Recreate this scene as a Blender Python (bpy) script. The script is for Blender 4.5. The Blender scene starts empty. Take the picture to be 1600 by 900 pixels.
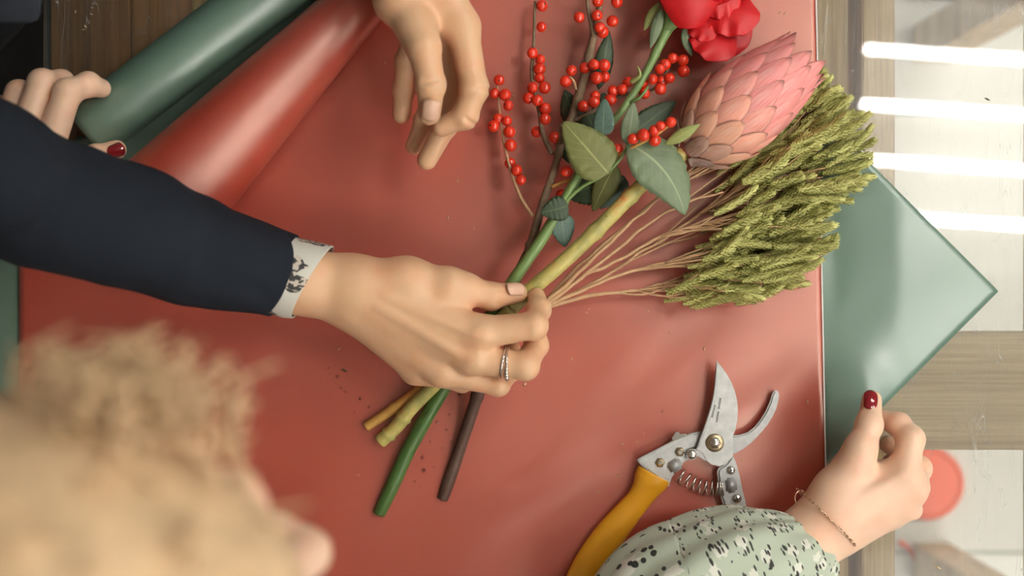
import bpy, bmesh, math, random
import numpy as np
from mathutils import Vector, Matrix, noise as mnoise

# ------------------------------------------------------------------ camera, world, lights, exposure
SC = bpy.context.scene
COL = SC.collection
TOP = 0.75            # height of the table top
CAMH = 1.0            # camera above the table top
FPX = 2000.0          # focal length in pixels of the 1600x900 frame

cam_d = bpy.data.cameras.new('camera')
cam = bpy.data.objects.new('camera', cam_d)
COL.objects.link(cam)
cam.location = (0, 0, TOP + CAMH)
cam.rotation_euler = (0, 0, 0)
cam_d.sensor_width = 36
cam_d.lens = 45
cam_d.clip_start = 0.02
cam_d.dof.use_dof = True
cam_d.dof.focus_distance = 0.965
cam_d.dof.aperture_fstop = 3.6
SC.camera = cam

SC.view_settings.view_transform = 'Standard'
SC.view_settings.look = 'None'
SC.view_settings.gamma = 1
SC.view_settings.use_curve_mapping = False
SC.view_settings.exposure = -0.15
try:
    SC.cycles.use_denoising = True
except Exception:
    pass

WORLD_STRENGTH = 0.19
TUBE_STRENGTH = 96.0
w = bpy.data.worlds.new('world')
SC.world = w
w.use_nodes = True
w.node_tree.nodes['Background'].inputs[0].default_value = (1.0, 0.965, 0.92, 1)
w.node_tree.nodes['Background'].inputs[1].default_value = WORLD_STRENGTH
CEIL = 2.70
TROFFERS = [(1.08, 0.335), (2.28, 0.335), (1.08, -0.90), (1.08, 1.535), (2.28, -0.90), (2.28, 1.535), (3.30, 0.335), (3.30, -0.90), (1.08, -2.10), (2.28, -2.10)]  # only the first is seen; far right and lowest rows are added fill

random.seed(7)
np.random.seed(7)

# ------------------------------------------------------------------ helpers
def P(px, py, h=0.0):
    """photo pixel + height above the table -> world point"""
    s = (CAMH - h) / FPX
    return Vector(((px - 800) * s, (450 - py) * s, TOP + h))

def S(px, h=0.0):
    return px * (CAMH - h) / FPX

def V(*a):
    return Vector(a)

def link(name, me, mat=None, parent=None, smooth=True, auto=None):
    o = bpy.data.objects.new(name, me)
    COL.objects.link(o)
    if mat is not None and len(me.materials) == 0:
        me.materials.append(mat)
    if smooth and len(me.polygons):
        me.polygons.foreach_set('use_smooth', [True] * len(me.polygons))
    if auto is not None:
        try:
            me.set_sharp_from_angle(angle=math.radians(auto))
        except Exception:
            pass
    if parent is not None:
        o.parent = parent
        o.matrix_parent_inverse = parent.matrix_world.inverted() if False else Matrix.Translation(-parent.location)
    return o

def mesh(name, verts, faces, uvs=None):
    me = bpy.data.meshes.new(name)
    me.from_pydata([tuple(v) for v in verts], [], [tuple(f) for f in faces])
    if uvs is not None:
        ul = me.uv_layers.new(name='UVMap')
        vi = np.zeros(len(me.loops), dtype=np.int32)
        me.loops.foreach_get('vertex_index', vi)
        ul.data.foreach_set('uv', np.asarray(uvs, dtype=np.float32)[vi].ravel())
    me.update()
    return me

def np_mesh(name, v, f):
    me = bpy.data.meshes.new(name)
    me.vertices.add(len(v)); me.vertices.foreach_set('co', np.asarray(v, np.float32).ravel())
    n = len(f)
    me.loops.add(n * 4); me.loops.foreach_set('vertex_index', np.asarray(f, np.int32).ravel())
    me.polygons.add(n)
    me.polygons.foreach_set('loop_start', np.arange(0, n * 4, 4, dtype=np.int32))
    me.update(calc_edges=True); me.validate()
    return me

def empty(name, loc, label=None, cat=None, group=None):
    o = bpy.data.objects.new(name, None)
    o.empty_display_size = 0.02
    o.location = loc
    COL.objects.link(o)
    tag(o, label, cat, group)
    return o

def tag(o, label=None, cat=None, group=None, kind=None):
    if label: o['label'] = label
    if cat: o['category'] = cat
    if group: o['group'] = group
    if kind: o['kind'] = kind
    return o

def solidify(o, t, off=0):
    m = o.modifiers.new('Solidify', 'SOLIDIFY'); m.thickness = t; m.offset = off
    return o

def subsurf(o, n=1):
    m = o.modifiers.new('Subdivision', 'SUBSURF'); m.levels = n; m.render_levels = n
    return o

def bevel(o, wd, seg=2):
    m = o.modifiers.new('Bevel', 'BEVEL'); m.width = wd; m.segments = seg; m.limit_method = 'ANGLE'
    return o

def box_mesh(name, x0, x1, y0, y1, z0, z1, bev=0.0):
    bm = bmesh.new()
    bmesh.ops.create_cube(bm, size=1)
    for v in bm.verts:
        v.co = ((x0 + x1) / 2 + v.co.x * (x1 - x0), (y0 + y1) / 2 + v.co.y * (y1 - y0), (z0 + z1) / 2 + v.co.z * (z1 - z0))
    if bev:
        bmesh.ops.bevel(bm, geom=bm.edges[:], offset=bev, segments=2, affect='EDGES')
    me = bpy.data.meshes.new(name); bm.to_mesh(me); bm.free()
    return me

def catmull(pts, n):
    """smooth polyline through pts (tuples of any length), n samples per span"""
    A = np.array(pts, float); out = []
    for i in range(len(A) - 1):
        p0 = A[max(i - 1, 0)]; p1 = A[i]; p2 = A[i + 1]; p3 = A[min(i + 2, len(A) - 1)]
        for k in range(n):
            t = k / n
            out.append(0.5 * ((2 * p1) + (-p0 + p2) * t + (2 * p0 - 5 * p1 + 4 * p2 - p3) * t * t + (-p0 + 3 * p1 - 3 * p2 + p3) * t ** 3))
    out.append(A[-1])
    return np.array(out)

def tube_data(pts, radii, seg=12, caps=True, fold=None, axes=None, flat=1.0, up=(0, 0, 1)):
    """loft along pts; fold(i, s, a) -> radius factor; flat squashes the vertical radius"""
    pts = [Vector(p) for p in pts]
    n = len(pts); verts = []; faces = []; uvs = []
    s = 0.0; up = Vector(up); pu = None
    for i, p in enumerate(pts):
        t = (pts[min(i + 1, n - 1)] - pts[max(i - 1, 0)]).normalized()
        if axes and axes[i] is not None:
            t = Vector(axes[i]).normalized()
        if i: s += (p - pts[i - 1]).length
        if pu is None:
            u = t.cross(up)
            if u.length < 1e-4: u = t.cross(Vector((1, 0, 0)))
        else:
            u = pu - t * pu.dot(t)
        u.normalize(); pu = u
        v = u.cross(t)
        for k in range(seg):
            a = 2 * math.pi * k / seg
            r = radii[i]
            if fold: r *= fold(i / (n - 1), s, a)
            verts.append(p + u * (math.cos(a) * r) + v * (math.sin(a) * r * flat))
            uvs.append((a * 0.045, s))
    for i in range(n - 1):
        for k in range(seg):
            k2 = (k + 1) % seg
            faces.append((i * seg + k, i * seg + k2, (i + 1) * seg + k2, (i + 1) * seg + k))
    if caps:
        faces.append(tuple(range(seg - 1, -1, -1)))
        faces.append(tuple((n - 1) * seg + k for k in range(seg)))
    return verts, faces, uvs

def join_data(parts):
    V_, F_, U_ = [], [], []
    for v, f, u in parts:
        b = len(V_)
        V_ += list(v); U_ += list(u); F_ += [tuple(i + b for i in q) for q in f]
    return V_, F_, U_

def blade_data(spine, widths, up, cup=0.0, wave=0.0, nx=6, serr=0.0, seed=0, edge_lift=None):
    """leaf / petal / bract surface: spine points, half widths, up normal, cross curvature"""
    spine = [Vector(p) for p in spine]; n = len(spine)
    up = Vector(up); V_, F_, U_ = [], [], []
    rnd = random.Random(seed)
    ph = rnd.random() * 6
    for i, p in enumerate(spine):
        t = (spine[min(i + 1, n - 1)] - spine[max(i - 1, 0)]).normalized()
        side = t.cross(up).normalized(); nn = side.cross(t).normalized()
        for k in range(nx + 1):
            u = 2 * k / nx - 1
            wd = widths[i]
            off = nn * (-cup * wd * u * u + wave * wd * math.sin(i * 1.7 + ph + (2.2 if u > 0 else 0)) * u * u)
            q = p + side * (u * wd) + off
            if serr and abs(u) > 0.99:
                q += t * (serr * wd * (1 if i % 2 else -0.4)) + side * (u * serr * wd * (0.5 if i % 2 else -0.5))
            V_.append(q); U_.append(((u + 1) / 2, i / (n - 1)))
    for i in range(n - 1):
        for k in range(nx):
            a = i * (nx + 1) + k
            F_.append((a, a + 1, a + nx + 2, a + nx + 1))
    return V_, F_, U_

# ------------------------------------------------------------------ materials
def srgb(r, g, b):
    f = lambda c: (c / 255 / 12.92) if c / 255 <= 0.04045 else ((c / 255 + 0.055) / 1.055) ** 2.4
    return (f(r), f(g), f(b), 1)

class NT:
    def __init__(self, name):
        self.m = bpy.data.materials.new(name); self.m.use_nodes = True
        self.t = self.m.node_tree; self.b = self.t.nodes['Principled BSDF']; self.out = self.t.nodes['Material Output']
    def n(self, typ, **kw):
        nd = self.t.nodes.new(typ)
        for k, v in kw.items():
            if k.startswith('i_'):
                key = k[2:]
                nd.inputs[int(key) if key.isdigit() else key.replace('_', ' ')].default_value = v
            else: setattr(nd, k, v)
        return nd
    def l(self, a, b): self.t.links.new(a, b)
    def mix(self, fac, a, b, blend='MIX'):
        nd = self.n('ShaderNodeMix', data_type='RGBA', blend_type=blend)
        for sock, val in ((nd.inputs[0], fac), (nd.inputs[6], a), (nd.inputs[7], b)):
            if hasattr(val, 'links') or isinstance(val, bpy.types.NodeSocket): self.l(val, sock)
            else: sock.default_value = val
        return nd.outputs[2]
    def math(self, op, a, b=0.0, c=0.0):
        nd = self.n('ShaderNodeMath', operation=op)
        for i, val in enumerate((a, b, c)):
            if isinstance(val, bpy.types.NodeSocket): self.l(val, nd.inputs[i])
            else: nd.inputs[i].default_value = val
        return nd.outputs[0]
    def ramp(self, fac, stops):
        nd = self.n('ShaderNodeValToRGB')
        el = nd.color_ramp.elements
        while len(el) < len(stops): el.new(0.5)
        for e, (p, c) in zip(el, stops): e.position = p; e.color = c
        self.l(fac, nd.inputs[0]); return nd.outputs[0]
    def coord(self, kind='Object', scale=(1, 1, 1), rot=(0, 0, 0), loc=(0, 0, 0)):
        tc = self.n('ShaderNodeTexCoord'); mp = self.n('ShaderNodeMapping')
        mp.inputs['Scale'].default_value = scale; mp.inputs['Rotation'].default_value = rot; mp.inputs['Location'].default_value = loc
        self.l(tc.outputs[kind], mp.inputs[0]); return mp.outputs[0]
    def noise(self, vec, scale, detail=3, rough=0.5, dist=0.0):
        nd = self.n('ShaderNodeTexNoise'); nd.inputs['Scale'].default_value = scale; nd.inputs['Detail'].default_value = detail
        nd.inputs['Roughness'].default_value = rough; nd.inputs['Distortion'].default_value = dist
        if vec is not None: self.l(vec, nd.inputs['Vector'])
        return nd.outputs[0]
    def bump(self, h, strength, dist=0.001):
        nd = self.n('ShaderNodeBump'); nd.inputs['Strength'].default_value = strength; nd.inputs['Distance'].default_value = dist
        self.l(h, nd.inputs['Height']); self.l(nd.outputs[0], self.b.inputs['Normal'])
    def base(self, c):
        s = self.b.inputs['Base Color']
        if isinstance(c, bpy.types.NodeSocket): self.l(c, s)
        else: s.default_value = c
    def set(self, **kw):
        for k, v in kw.items():
            s = self.b.inputs[k.replace('_', ' ')]
            if isinstance(v, bpy.types.NodeSocket): self.l(v, s)
            else: s.default_value = v
        return self

def simple(name, c, rough=0.5, metal=0.0, var=0.12, scale=60, bump=0.0, spec=0.5, ior=1.5, coat=0.0):
    m = NT(name)
    v = m.coord('Object')
    n = m.noise(v, scale, 4)
    dark = tuple(x * (1 - var) for x in c[:3]) + (1,)
    lite = tuple(min(1, x * (1 + var)) for x in c[:3]) + (1,)
    m.base(m.mix(n, dark, lite))
    m.set(Roughness=rough, Metallic=metal, IOR=ior, Coat_Weight=coat)
    if bump: m.bump(n, bump)
    return m.m

def mat_paper(name, c, rough=0.42, ior=1.62, tint=(1, 1, 1, 1)):
    m = NT(name)
    v = m.coord('Object')
    n = m.noise(v, 9, 4)
    d = tuple(x * 0.88 for x in c[:3]) + (1,)
    m.base(m.mix(n, d, c))
    r = m.n('ShaderNodeMapRange'); r.inputs['To Min'].default_value = rough - 0.04; r.inputs['To Max'].default_value = rough + 0.06
    m.l(m.noise(v, 14, 3), r.inputs[0]); m.l(r.outputs[0], m.b.inputs['Roughness'])
    m.set(IOR=ior, Specular_Tint=tint)
    f = m.noise(v, 900, 2); m.bump(f, 0.05, 0.0005)
    return m.m

def mat_wood(name, dark, lite, axis='Y', scale=1.0):
    m = NT(name)
    sc = (70, 2.2, 30) if axis == 'Y' else (2.2, 70, 30)
    rnd = m.n('ShaderNodeObjectInfo')
    tc = m.n('ShaderNodeTexCoord')
    ad = m.n('ShaderNodeVectorMath', operation='ADD')
    m.l(tc.outputs['Object'], ad.inputs[0])
    cx = m.n('ShaderNodeCombineXYZ'); m.l(rnd.outputs['Random'], cx.inputs[0]); m.l(rnd.outputs['Random'], cx.inputs[1]); m.l(cx.outputs[0], ad.inputs[1])
    mp = m.n('ShaderNodeMapping'); mp.inputs['Scale'].default_value = tuple(s * scale for s in sc)
    m.l(ad.outputs[0], mp.inputs[0])
    n1 = m.noise(mp.outputs[0], 1.0, 5, 0.6, 0.4)
    mp2 = m.n('ShaderNodeMapping'); mp2.inputs['Scale'].default_value = tuple(s * scale * 5 for s in sc)
    m.l(ad.outputs[0], mp2.inputs[0])
    n2 = m.noise(mp2.outputs[0], 1.0, 3, 0.6)
    n3 = m.noise(ad.outputs[0], 7, 3)
    g = m.math('ADD', m.math('MULTIPLY', n1, 0.55), m.math('MULTIPLY', n2, 0.45))
    c1 = m.ramp(g, [(0.36, dark), (0.62, lite)])
    m.base(m.mix(m.math('MULTIPLY', n3, 0.45), c1, tuple(0.75 * x for x in lite[:3]) + (1,)))
    m.set(Roughness=0.6)
    m.bump(g, 0.35, 0.0012)
    return m.m

def mat_skin(name, c=(0.60, 0.335, 0.205, 1)):
    m = NT(name)
    v = m.coord('Object')
    n = m.noise(v, 38, 4, 0.55)
    n2 = m.noise(v, 260, 3)
    red = (c[0] * 0.97, c[1] * 0.74, c[2] * 0.68, 1)
    col = m.mix(m.ramp(n, [(0.48, (0, 0, 0, 1)), (0.95, (1, 1, 1, 1))]), c, red)
    m.base(m.mix(m.math('MULTIPLY', n2, 0.10), col, (c[0] * 0.8, c[1] * 0.7, c[2] * 0.6, 1)))
    m.set(Roughness=0.46, Subsurface_Weight=0.22, Subsurface_Scale=0.004)
    m.b.inputs['Subsurface Radius'].default_value = (1.0, 0.45, 0.25)
    vo = m.n('ShaderNodeTexVoronoi'); vo.inputs['Scale'].default_value = 900; m.l(v, vo.inputs['Vector'])
    m.bump(m.math('ADD', vo.outputs['Distance'], m.math('MULTIPLY', n2, 0.8)), 0.10, 0.0006)
    return m.m

def mat_glass():
    m = NT('table_glass')
    t = m.t
    v = m.coord('Object')
    # scratches: thin stretched noise ridges in a few directions
    scr = None
    for rot, sx, sy, lo in ((0.5, 16, 1.4, 0.0), (-0.75, 19, 1.6, 3.1), (1.35, 14, 1.2, 7.7), (2.2, 17, 1.5, 11.0)):
        mp = m.n('ShaderNodeMapping'); mp.inputs['Rotation'].default_value = (0, 0, rot); mp.inputs['Scale'].default_value = (sx, sy, 1); mp.inputs['Location'].default_value = (lo, lo, 0)
        m.l(v, mp.inputs[0])
        nn = m.noise(mp.outputs[0], 2.6, 2, 0.5, 0.3)
        d = m.math('ABSOLUTE', m.math('SUBTRACT', nn, 0.5))
        line = m.math('LESS_THAN', d, 0.0007)
        scr = line if scr is None else m.math('MAXIMUM', scr, line)
    patch = m.noise(v, 11, 3)
    dust = m.math('ADD', 0.012, m.math('MULTIPLY', m.noise(v, 5, 4), 0.025))
    film = m.math('ADD', dust, m.math('MULTIPLY', scr, m.math('MULTIPLY', patch, 0.45)))
    fr = m.n('ShaderNodeFresnel'); fr.inputs[0].default_value = 1.60
    gl = m.n('ShaderNodeBsdfGlossy'); gl.inputs['Roughness'].default_value = 0.012
    tr = m.n('ShaderNodeBsdfTransparent'); tr.inputs[0].default_value = (0.97, 0.985, 0.975, 1)
    df = m.n('ShaderNodeBsdfDiffuse'); df.inputs[0].default_value = (0.82, 0.85, 0.83, 1)
    m1 = m.n('ShaderNodeMixShader'); m2 = m.n('ShaderNodeMixShader')
    m.l(film, m1.inputs[0]); m.l(tr.outputs[0], m1.inputs[1]); m.l(df.outputs[0], m1.inputs[2])
    m.l(fr.outputs[0], m2.inputs[0]); m.l(m1.outputs[0], m2.inputs[1]); m.l(gl.outputs[0], m2.inputs[2])
    g2 = m.n('ShaderNodeBsdfGlossy'); g2.inputs['Roughness'].default_value = 0.30
    m3 = m.n('ShaderNodeMixShader'); m3.inputs[0].default_value = 0.025
    m.l(m2.outputs[0], m3.inputs[1]); m.l(g2.outputs[0], m3.inputs[2])
    m.l(m3.outputs[0], m.out.inputs[0])
    return m.m

def mat_glass_edge():
    m = NT('glass_edge'); m.base((0.45, 0.62, 0.55, 1)); m.set(Roughness=0.3); return m.m

def mat_emit(name, c, s):
    m = NT(name); m.base((0.9, 0.9, 0.9, 1)); m.set(Emission_Color=c, Emission_Strength=s); return m.m

def mat_fabric(name, c, scale=900, rough=0.9, var=0.25):
    m = NT(name)
    v = m.coord('Object')
    n = m.noise(v, scale, 2); n2 = m.noise(v, 18, 3)
    d = tuple(x * (1 - var) for x in c[:3]) + (1,)
    col = m.mix(n, d, c)
    m.base(m.mix(m.math('MULTIPLY', n2, 0.25), col, tuple(x * 1.35 for x in c[:3]) + (1,)))
    m.set(Roughness=rough, IOR=1.3)
    m.bump(n, 0.25, 0.0006)
    return m.m

def mat_floral():
    m = NT('floral_print')
    tc = m.n('ShaderNodeTexCoord')
    uv = tc.outputs['UV']
    def vor(scale, rot, asp, lo):
        mp = m.n('ShaderNodeMapping'); mp.inputs['Rotation'].default_value = (0, 0, rot)
        mp.inputs['Scale'].default_value = (scale, scale * asp, 1); mp.inputs['Location'].default_value = (lo, lo * 1.7, 0)
        mp.vector_type = 'POINT'
        m.l(uv, mp.inputs[0])
        vo = m.n('ShaderNodeTexVoronoi'); vo.voronoi_dimensions = '2D'; vo.inputs['Scale'].default_value = 1.0
        vo.inputs['Randomness'].default_value = 0.9
        m.l(mp.outputs[0], vo.inputs['Vector'])
        return vo
    base = srgb(176, 186, 166)
    # pale flower blotches
    wv = vor(62, 0.3, 1.0, 0.0)
    nz = m.noise(uv, 260, 2)
    wd = m.math('ADD', wv.outputs['Distance'], m.math('MULTIPLY', m.math('SUBTRACT', nz, 0.5), 0.55))
    white = m.math('LESS_THAN', wd, 0.24)
    col = m.mix(m.math('MULTIPLY', white, 0.75), base, srgb(222, 220, 208))
    # sprigs: slim dark leaves in several directions, gathered around the flowers
    near = m.math('LESS_THAN', wv.outputs['Distance'], 0.50)
    blk = None
    for rot, asp, lo, sc in ((0.4, 2.8, 0.3, 95), (1.5, 2.7, 5.2, 90), (2.5, 2.9, 9.1, 98), (0.95, 2.6, 13.3, 84)):
        vo = vor(sc, rot, asp, lo)
        cell = m.n('ShaderNodeSeparateColor'); m.l(vo.outputs['Color'], cell.inputs[0])
        k = m.math('MULTIPLY', m.math('LESS_THAN', vo.outputs['Distance'], 0.19), m.math('GREATER_THAN', cell.outputs[0], 0.60))
        blk = k if blk is None else m.math('MAXIMUM', blk, k)
    blk = m.math('MULTIPLY', blk, near)
    m.base(m.mix(blk, col, srgb(38, 38, 34)))
    m.set(Roughness=0.8, Sheen_Weight=0.1)
    m.bump(m.noise(uv, 1400, 2), 0.15, 0.0004)
    return m.m

def mat_leaf(name, c, vein):
    m = NT(name)
    tc = m.n('ShaderNodeTexCoord'); sp = m.n('ShaderNodeSeparateXYZ'); m.l(tc.outputs['UV'], sp.inputs[0])
    mid = m.math('ABSOLUTE', m.math('SUBTRACT', sp.outputs[0], 0.5))
    rib = m.math('LESS_THAN', mid, 0.022)
    # side veins: slanted stripes
    st = m.math('FRACT', m.math('SUBTRACT', m.math('MULTIPLY', sp.outputs[1], 7.0), m.math('MULTIPLY', mid, 4.5)))
    sv = m.math('LESS_THAN', st, 0.07)
    vv = m.math('MAXIMUM', m.math('MULTIPLY', rib, 0.8), m.math('MULTIPLY', sv, 0.28))
    n = m.noise(m.coord('Object'), 160, 4)
    body = m.mix(n, tuple(x * 0.72 for x in c[:3]) + (1,), tuple(min(1, x * 1.25) for x in c[:3]) + (1,))
    m.base(m.mix(vv, body, vein))
    m.set(Roughness=0.5, IOR=1.4)
    m.bump(m.math('SUBTRACT', n, vv), 0.35, 0.0008)
    return m.m

def mat_objcolor(name, rough=0.5, rim=None, subs=0.0, stripe=0.0):
    """colour from obj.color, fine streaks along the blade, brown rim"""
    m = NT(name)
    oi = m.n('ShaderNodeObjectInfo')
    tc = m.n('ShaderNodeTexCoord'); sp = m.n('ShaderNodeSeparateXYZ'); m.l(tc.outputs['UV'], sp.inputs[0])
    mp = m.n('ShaderNodeMapping'); mp.inputs['Scale'].default_value = (14, 1.3, 1); m.l(tc.outputs['UV'], mp.inputs[0])
    st = m.noise(mp.outputs[0], 2.0, 4, 0.6)
    col = oi.outputs['Color']
    lite = m.mix(0.45, col, (0.97, 0.80, 0.74, 1))
    c = m.mix(m.ramp(st, [(0.35, (0, 0, 0, 1)), (0.75, (1, 1, 1, 1))]), col, lite) if stripe else col
    if rim:
        mid = m.math('ABSOLUTE', m.math('SUBTRACT', sp.outputs[0], 0.5))
        e = m.math('MAXIMUM', m.math('SMOOTH_MAX', m.math('MULTIPLY', mid, 2.0), 0.0, 0.01), m.math('POWER', sp.outputs[1], 2.2))
        e = m.math('ADD', e, m.math('MULTIPLY', m.math('SUBTRACT', m.noise(tc.outputs['UV'], 9, 3), 0.5), 0.16))
        rm = m.ramp(e, [(0.80, (0, 0, 0, 1)), (0.97, (1, 1, 1, 1))])
        rmf = m.n('ShaderNodeRGBToBW'); m.l(rm, rmf.inputs[0])
        up = m.math('MULTIPLY', rmf.outputs[0], m.math('GREATER_THAN', sp.outputs[1], 0.25))
        c = m.mix(m.math('MULTIPLY', up, 0.85), c, rim)
    m.base(c)
    m.set(Roughness=rough, Subsurface_Weight=subs, Subsurface_Scale=0.003)
    m.bump(st, 0.2, 0.0008)
    return m.m

M = {}
M['red_paper'] = mat_paper('red_wrapping_paper', (0.37, 0.032, 0.014, 1), 0.43, 2.3, (1, 0.90, 0.76, 1))
M['green_paper'] = mat_paper('green_wrapping_paper', (0.105, 0.190, 0.138, 1), 0.40, 2.2)
M['paper_edge'] = simple('paper_cut_edge', (0.8, 0.72, 0.68, 1), 0.7)
M['wood_dimmed'] = mat_wood('dimmed_brown_pine', srgb(118, 74, 34), srgb(204, 148, 84), 'Y')  # pine in a darker copy; dimmer light on the left planks put into colour
M['wood_y'] = mat_wood('pale_pine', srgb(160, 122, 78), srgb(222, 188, 136), 'Y')
M['wood_x'] = mat_wood('pale_pine_cross', srgb(176, 144, 104), srgb(232, 206, 164), 'X')
M['glass'] = mat_glass()
M['skin'] = mat_skin('skin_warm', (0.70, 0.435, 0.26, 1))
M['skin_pale'] = mat_skin('skin_pale', (0.82, 0.55, 0.39, 1))
M['navy'] = mat_fabric('navy_wool', srgb(24, 29, 37))
M['black'] = mat_fabric('black_cloth', srgb(14, 15, 18))
M['grey_cloth'] = mat_fabric('charcoal_cloth', srgb(38, 42, 48))
M['floral'] = mat_floral()
M['nail_red'] = simple('nail_varnish_red', (0.20, 0.004, 0.008, 1), 0.08, coat=1.0, var=0.05)
M['nail'] = simple('nail_natural', (0.72, 0.45, 0.32, 1), 0.28, var=0.05, scale=200)
M['steel'] = simple('worn_steel', (0.56, 0.56, 0.54, 1), 0.36, 0.85, 0.30, 160, 0.10)
M['cast'] = simple('cast_alloy', (0.46, 0.46, 0.45, 1), 0.5, 0.55, 0.22, 260, 0.15)
M['chrome'] = simple('bright_metal', (0.75, 0.72, 0.66, 1), 0.2, 1.0, 0.1)
M['brass'] = simple('dull_brass', (0.48, 0.38, 0.24, 1), 0.35, 0.9, 0.2)
M['yellow'] = simple('yellow_plastic', srgb(226, 160, 34), 0.36, 0, 0.06, 40)
M['silver'] = simple('silver', (0.86, 0.85, 0.83, 1), 0.12, 1.0, 0.04)
M['gold'] = simple('rose_gold', (0.85, 0.60, 0.42, 1), 0.2, 1.0, 0.04)
M['ink'] = simple('black_print', (0.02, 0.02, 0.02, 1), 0.6)
M['berry'] = simple('red_berry', (0.66, 0.032, 0.010, 1), 0.22, 0, 0.22, 120, coat=0.3)
M['berry_dot'] = simple('berry_scar', (0.06, 0.02, 0.01, 1), 0.7)
M['bark'] = simple('grey_brown_bark', srgb(112, 92, 70), 0.75, 0, 0.35, 240, 0.6)
M['bark_dark'] = simple('dark_brown_bark', srgb(70, 46, 34), 0.6, 0, 0.4, 240, 0.6)
M['twig'] = simple('tan_twig', srgb(184, 146, 108), 0.7, 0, 0.25, 300, 0.5)
M['rose_stem'] = simple('green_rose_stem', srgb(106, 132, 74), 0.42, 0, 0.20, 90, 0.15)
M['rose_stem_low'] = simple('deep_green_stem', srgb(62, 92, 38), 0.42, 0, 0.25, 90, 0.2)
M['yellow_stem'] = simple('ochre_stem', srgb(196, 148, 74), 0.6, 0, 0.25, 160, 0.3)
M['leaf_olive'] = mat_leaf('olive_leaf', srgb(104, 108, 62), srgb(160, 160, 104))
M['leaf_grey'] = mat_leaf('grey_green_leaf', srgb(100, 114, 86), srgb(150, 162, 126))
M['leaf_dark'] = mat_leaf('dark_leaf', srgb(46, 60, 40), srgb(84, 100, 66))
M['leaf_blue'] = mat_leaf('blue_green_leaf', srgb(70, 92, 80), srgb(110, 130, 112))
M['leaf_pale'] = mat_leaf('pale_green_leaf', srgb(150, 158, 94), srgb(186, 190, 130))
M['petal'] = simple('rose_petal', (0.48, 0.003, 0.006, 1), 0.5, 0, 0.25, 40, 0.1)
M['bract'] = mat_objcolor('protea_bract', 0.55, rim=srgb(112, 72, 58), subs=0.1, stripe=1)
M['tile'] = simple('grey_floor_tile', srgb(204, 201, 190), 0.45, 0, 0.05, 12)
M['grout'] = simple('tile_grout', srgb(150, 148, 136), 0.9)
M['white'] = simple('white_paint', (0.82, 0.82, 0.80, 1), 0.6, 0, 0.03)
M['tube'] = mat_emit('lit_tube', (1.0, 0.962, 0.90, 1), TUBE_STRENGTH)
M['orange'] = simple('orange_red_plastic', srgb(228, 84, 36), 0.5, 0, 0.06)
M['hair'] = simple('blonde_hair', srgb(214, 182, 142), 0.5, 0, 0.40, 70, 0.2)
M['hair_dark'] = simple('brown_hair', srgb(60, 40, 28), 0.5, 0, 0.40, 70, 0.2)
M['eye'] = simple('eye_white', (0.8, 0.78, 0.75, 1), 0.15)
M['burlap'] = simple('burlap', srgb(170, 150, 108), 0.9, 0, 0.5, 900, 0.8)
M['reflection_blob'] = simple('dark_reflection_tone', srgb(62, 58, 54), 0.8, 0, 0.35, 40, 0.3)
M['crumb'] = simple('pale_plant_crumb', srgb(222, 188, 140), 0.7)
M['crumb_dark'] = simple('dark_plant_crumb', srgb(50, 56, 30), 0.7)

def mat_conifer():
    m = NT('needle_green')
    oi = m.n('ShaderNodeObjectInfo')
    tc = m.n('ShaderNodeTexCoord'); sp = m.n('ShaderNodeSeparateXYZ'); m.l(tc.outputs['UV'], sp.inputs[0])
    a = m.mix(oi.outputs['Random'], srgb(170, 174, 86), srgb(212, 208, 120))
    tipc = m.mix(sp.outputs[1], a, srgb(230, 226, 152))
    m.base(m.mix(m.math('MULTIPLY', m.noise(m.coord('Object'), 300, 2), 0.30), tipc, srgb(110, 124, 54)))
    m.set(Roughness=0.6)
    return m.m
M['needle'] = mat_conifer()

def mat_protea_stem():
    m = NT('protea_stem_bark')
    v = m.coord('Object')
    n = m.noise(v, 42, 4, 0.6); n2 = m.noise(v, 300, 3)
    c = m.ramp(n, [(0.38, srgb(150, 146, 84)), (0.55, srgb(190, 176, 100)), (0.68, srgb(206, 124, 66))])
    sp = m.ramp(n2, [(0.70, (0, 0, 0, 1)), (0.76, (1, 1, 1, 1))])
    m.base(m.mix(sp, c, srgb(88, 58, 30)))
    m.set(Roughness=0.5); m.bump(n2, 0.3)
    return m.m
M['protea_stem'] = mat_protea_stem()

def mat_cuff():
    m = NT('printed_cuff')
    tc = m.n('ShaderNodeTexCoord'); 
    n = m.noise(tc.outputs['UV'], 110, 2)
    vo = m.n('ShaderNodeTexVoronoi'); vo.voronoi_dimensions = '2D'; vo.inputs['Scale'].default_value = 24; vo.inputs['Randomness'].default_value = 0.6
    mp = m.n('ShaderNodeMapping'); mp.inputs['Location'].default_value = (0.012, 0.004, 0); m.l(tc.outputs['UV'], mp.inputs[0]); m.l(mp.outputs[0], vo.inputs['Vector'])
    near = m.math('LESS_THAN', m.math('ADD', vo.outputs['Distance'], m.math('MULTIPLY', m.math('SUBTRACT', n, 0.5), 0.3)), 0.24)
    band = m.math('MULTIPLY', near, m.math('GREATER_THAN', m.noise(tc.outputs['UV'], 210, 2), 0.47))
    warm = m.mix(m.math('MULTIPLY', near, 0.35), srgb(206, 204, 192), srgb(190, 150, 128))
    m.base(m.mix(band, warm, srgb(46, 44, 44)))
    m.set(Roughness=0.75)
    return m.m
M['cuff'] = mat_cuff()

# ------------------------------------------------------------------ signed distance fields -> smooth meshes (hands, heads, hair)
def smin(a, b, k):
    if k <= 0: return np.minimum(a, b)
    h = np.maximum(k - np.abs(a - b), 0) / k
    return np.minimum(a, b) - h * h * k * 0.25

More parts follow.
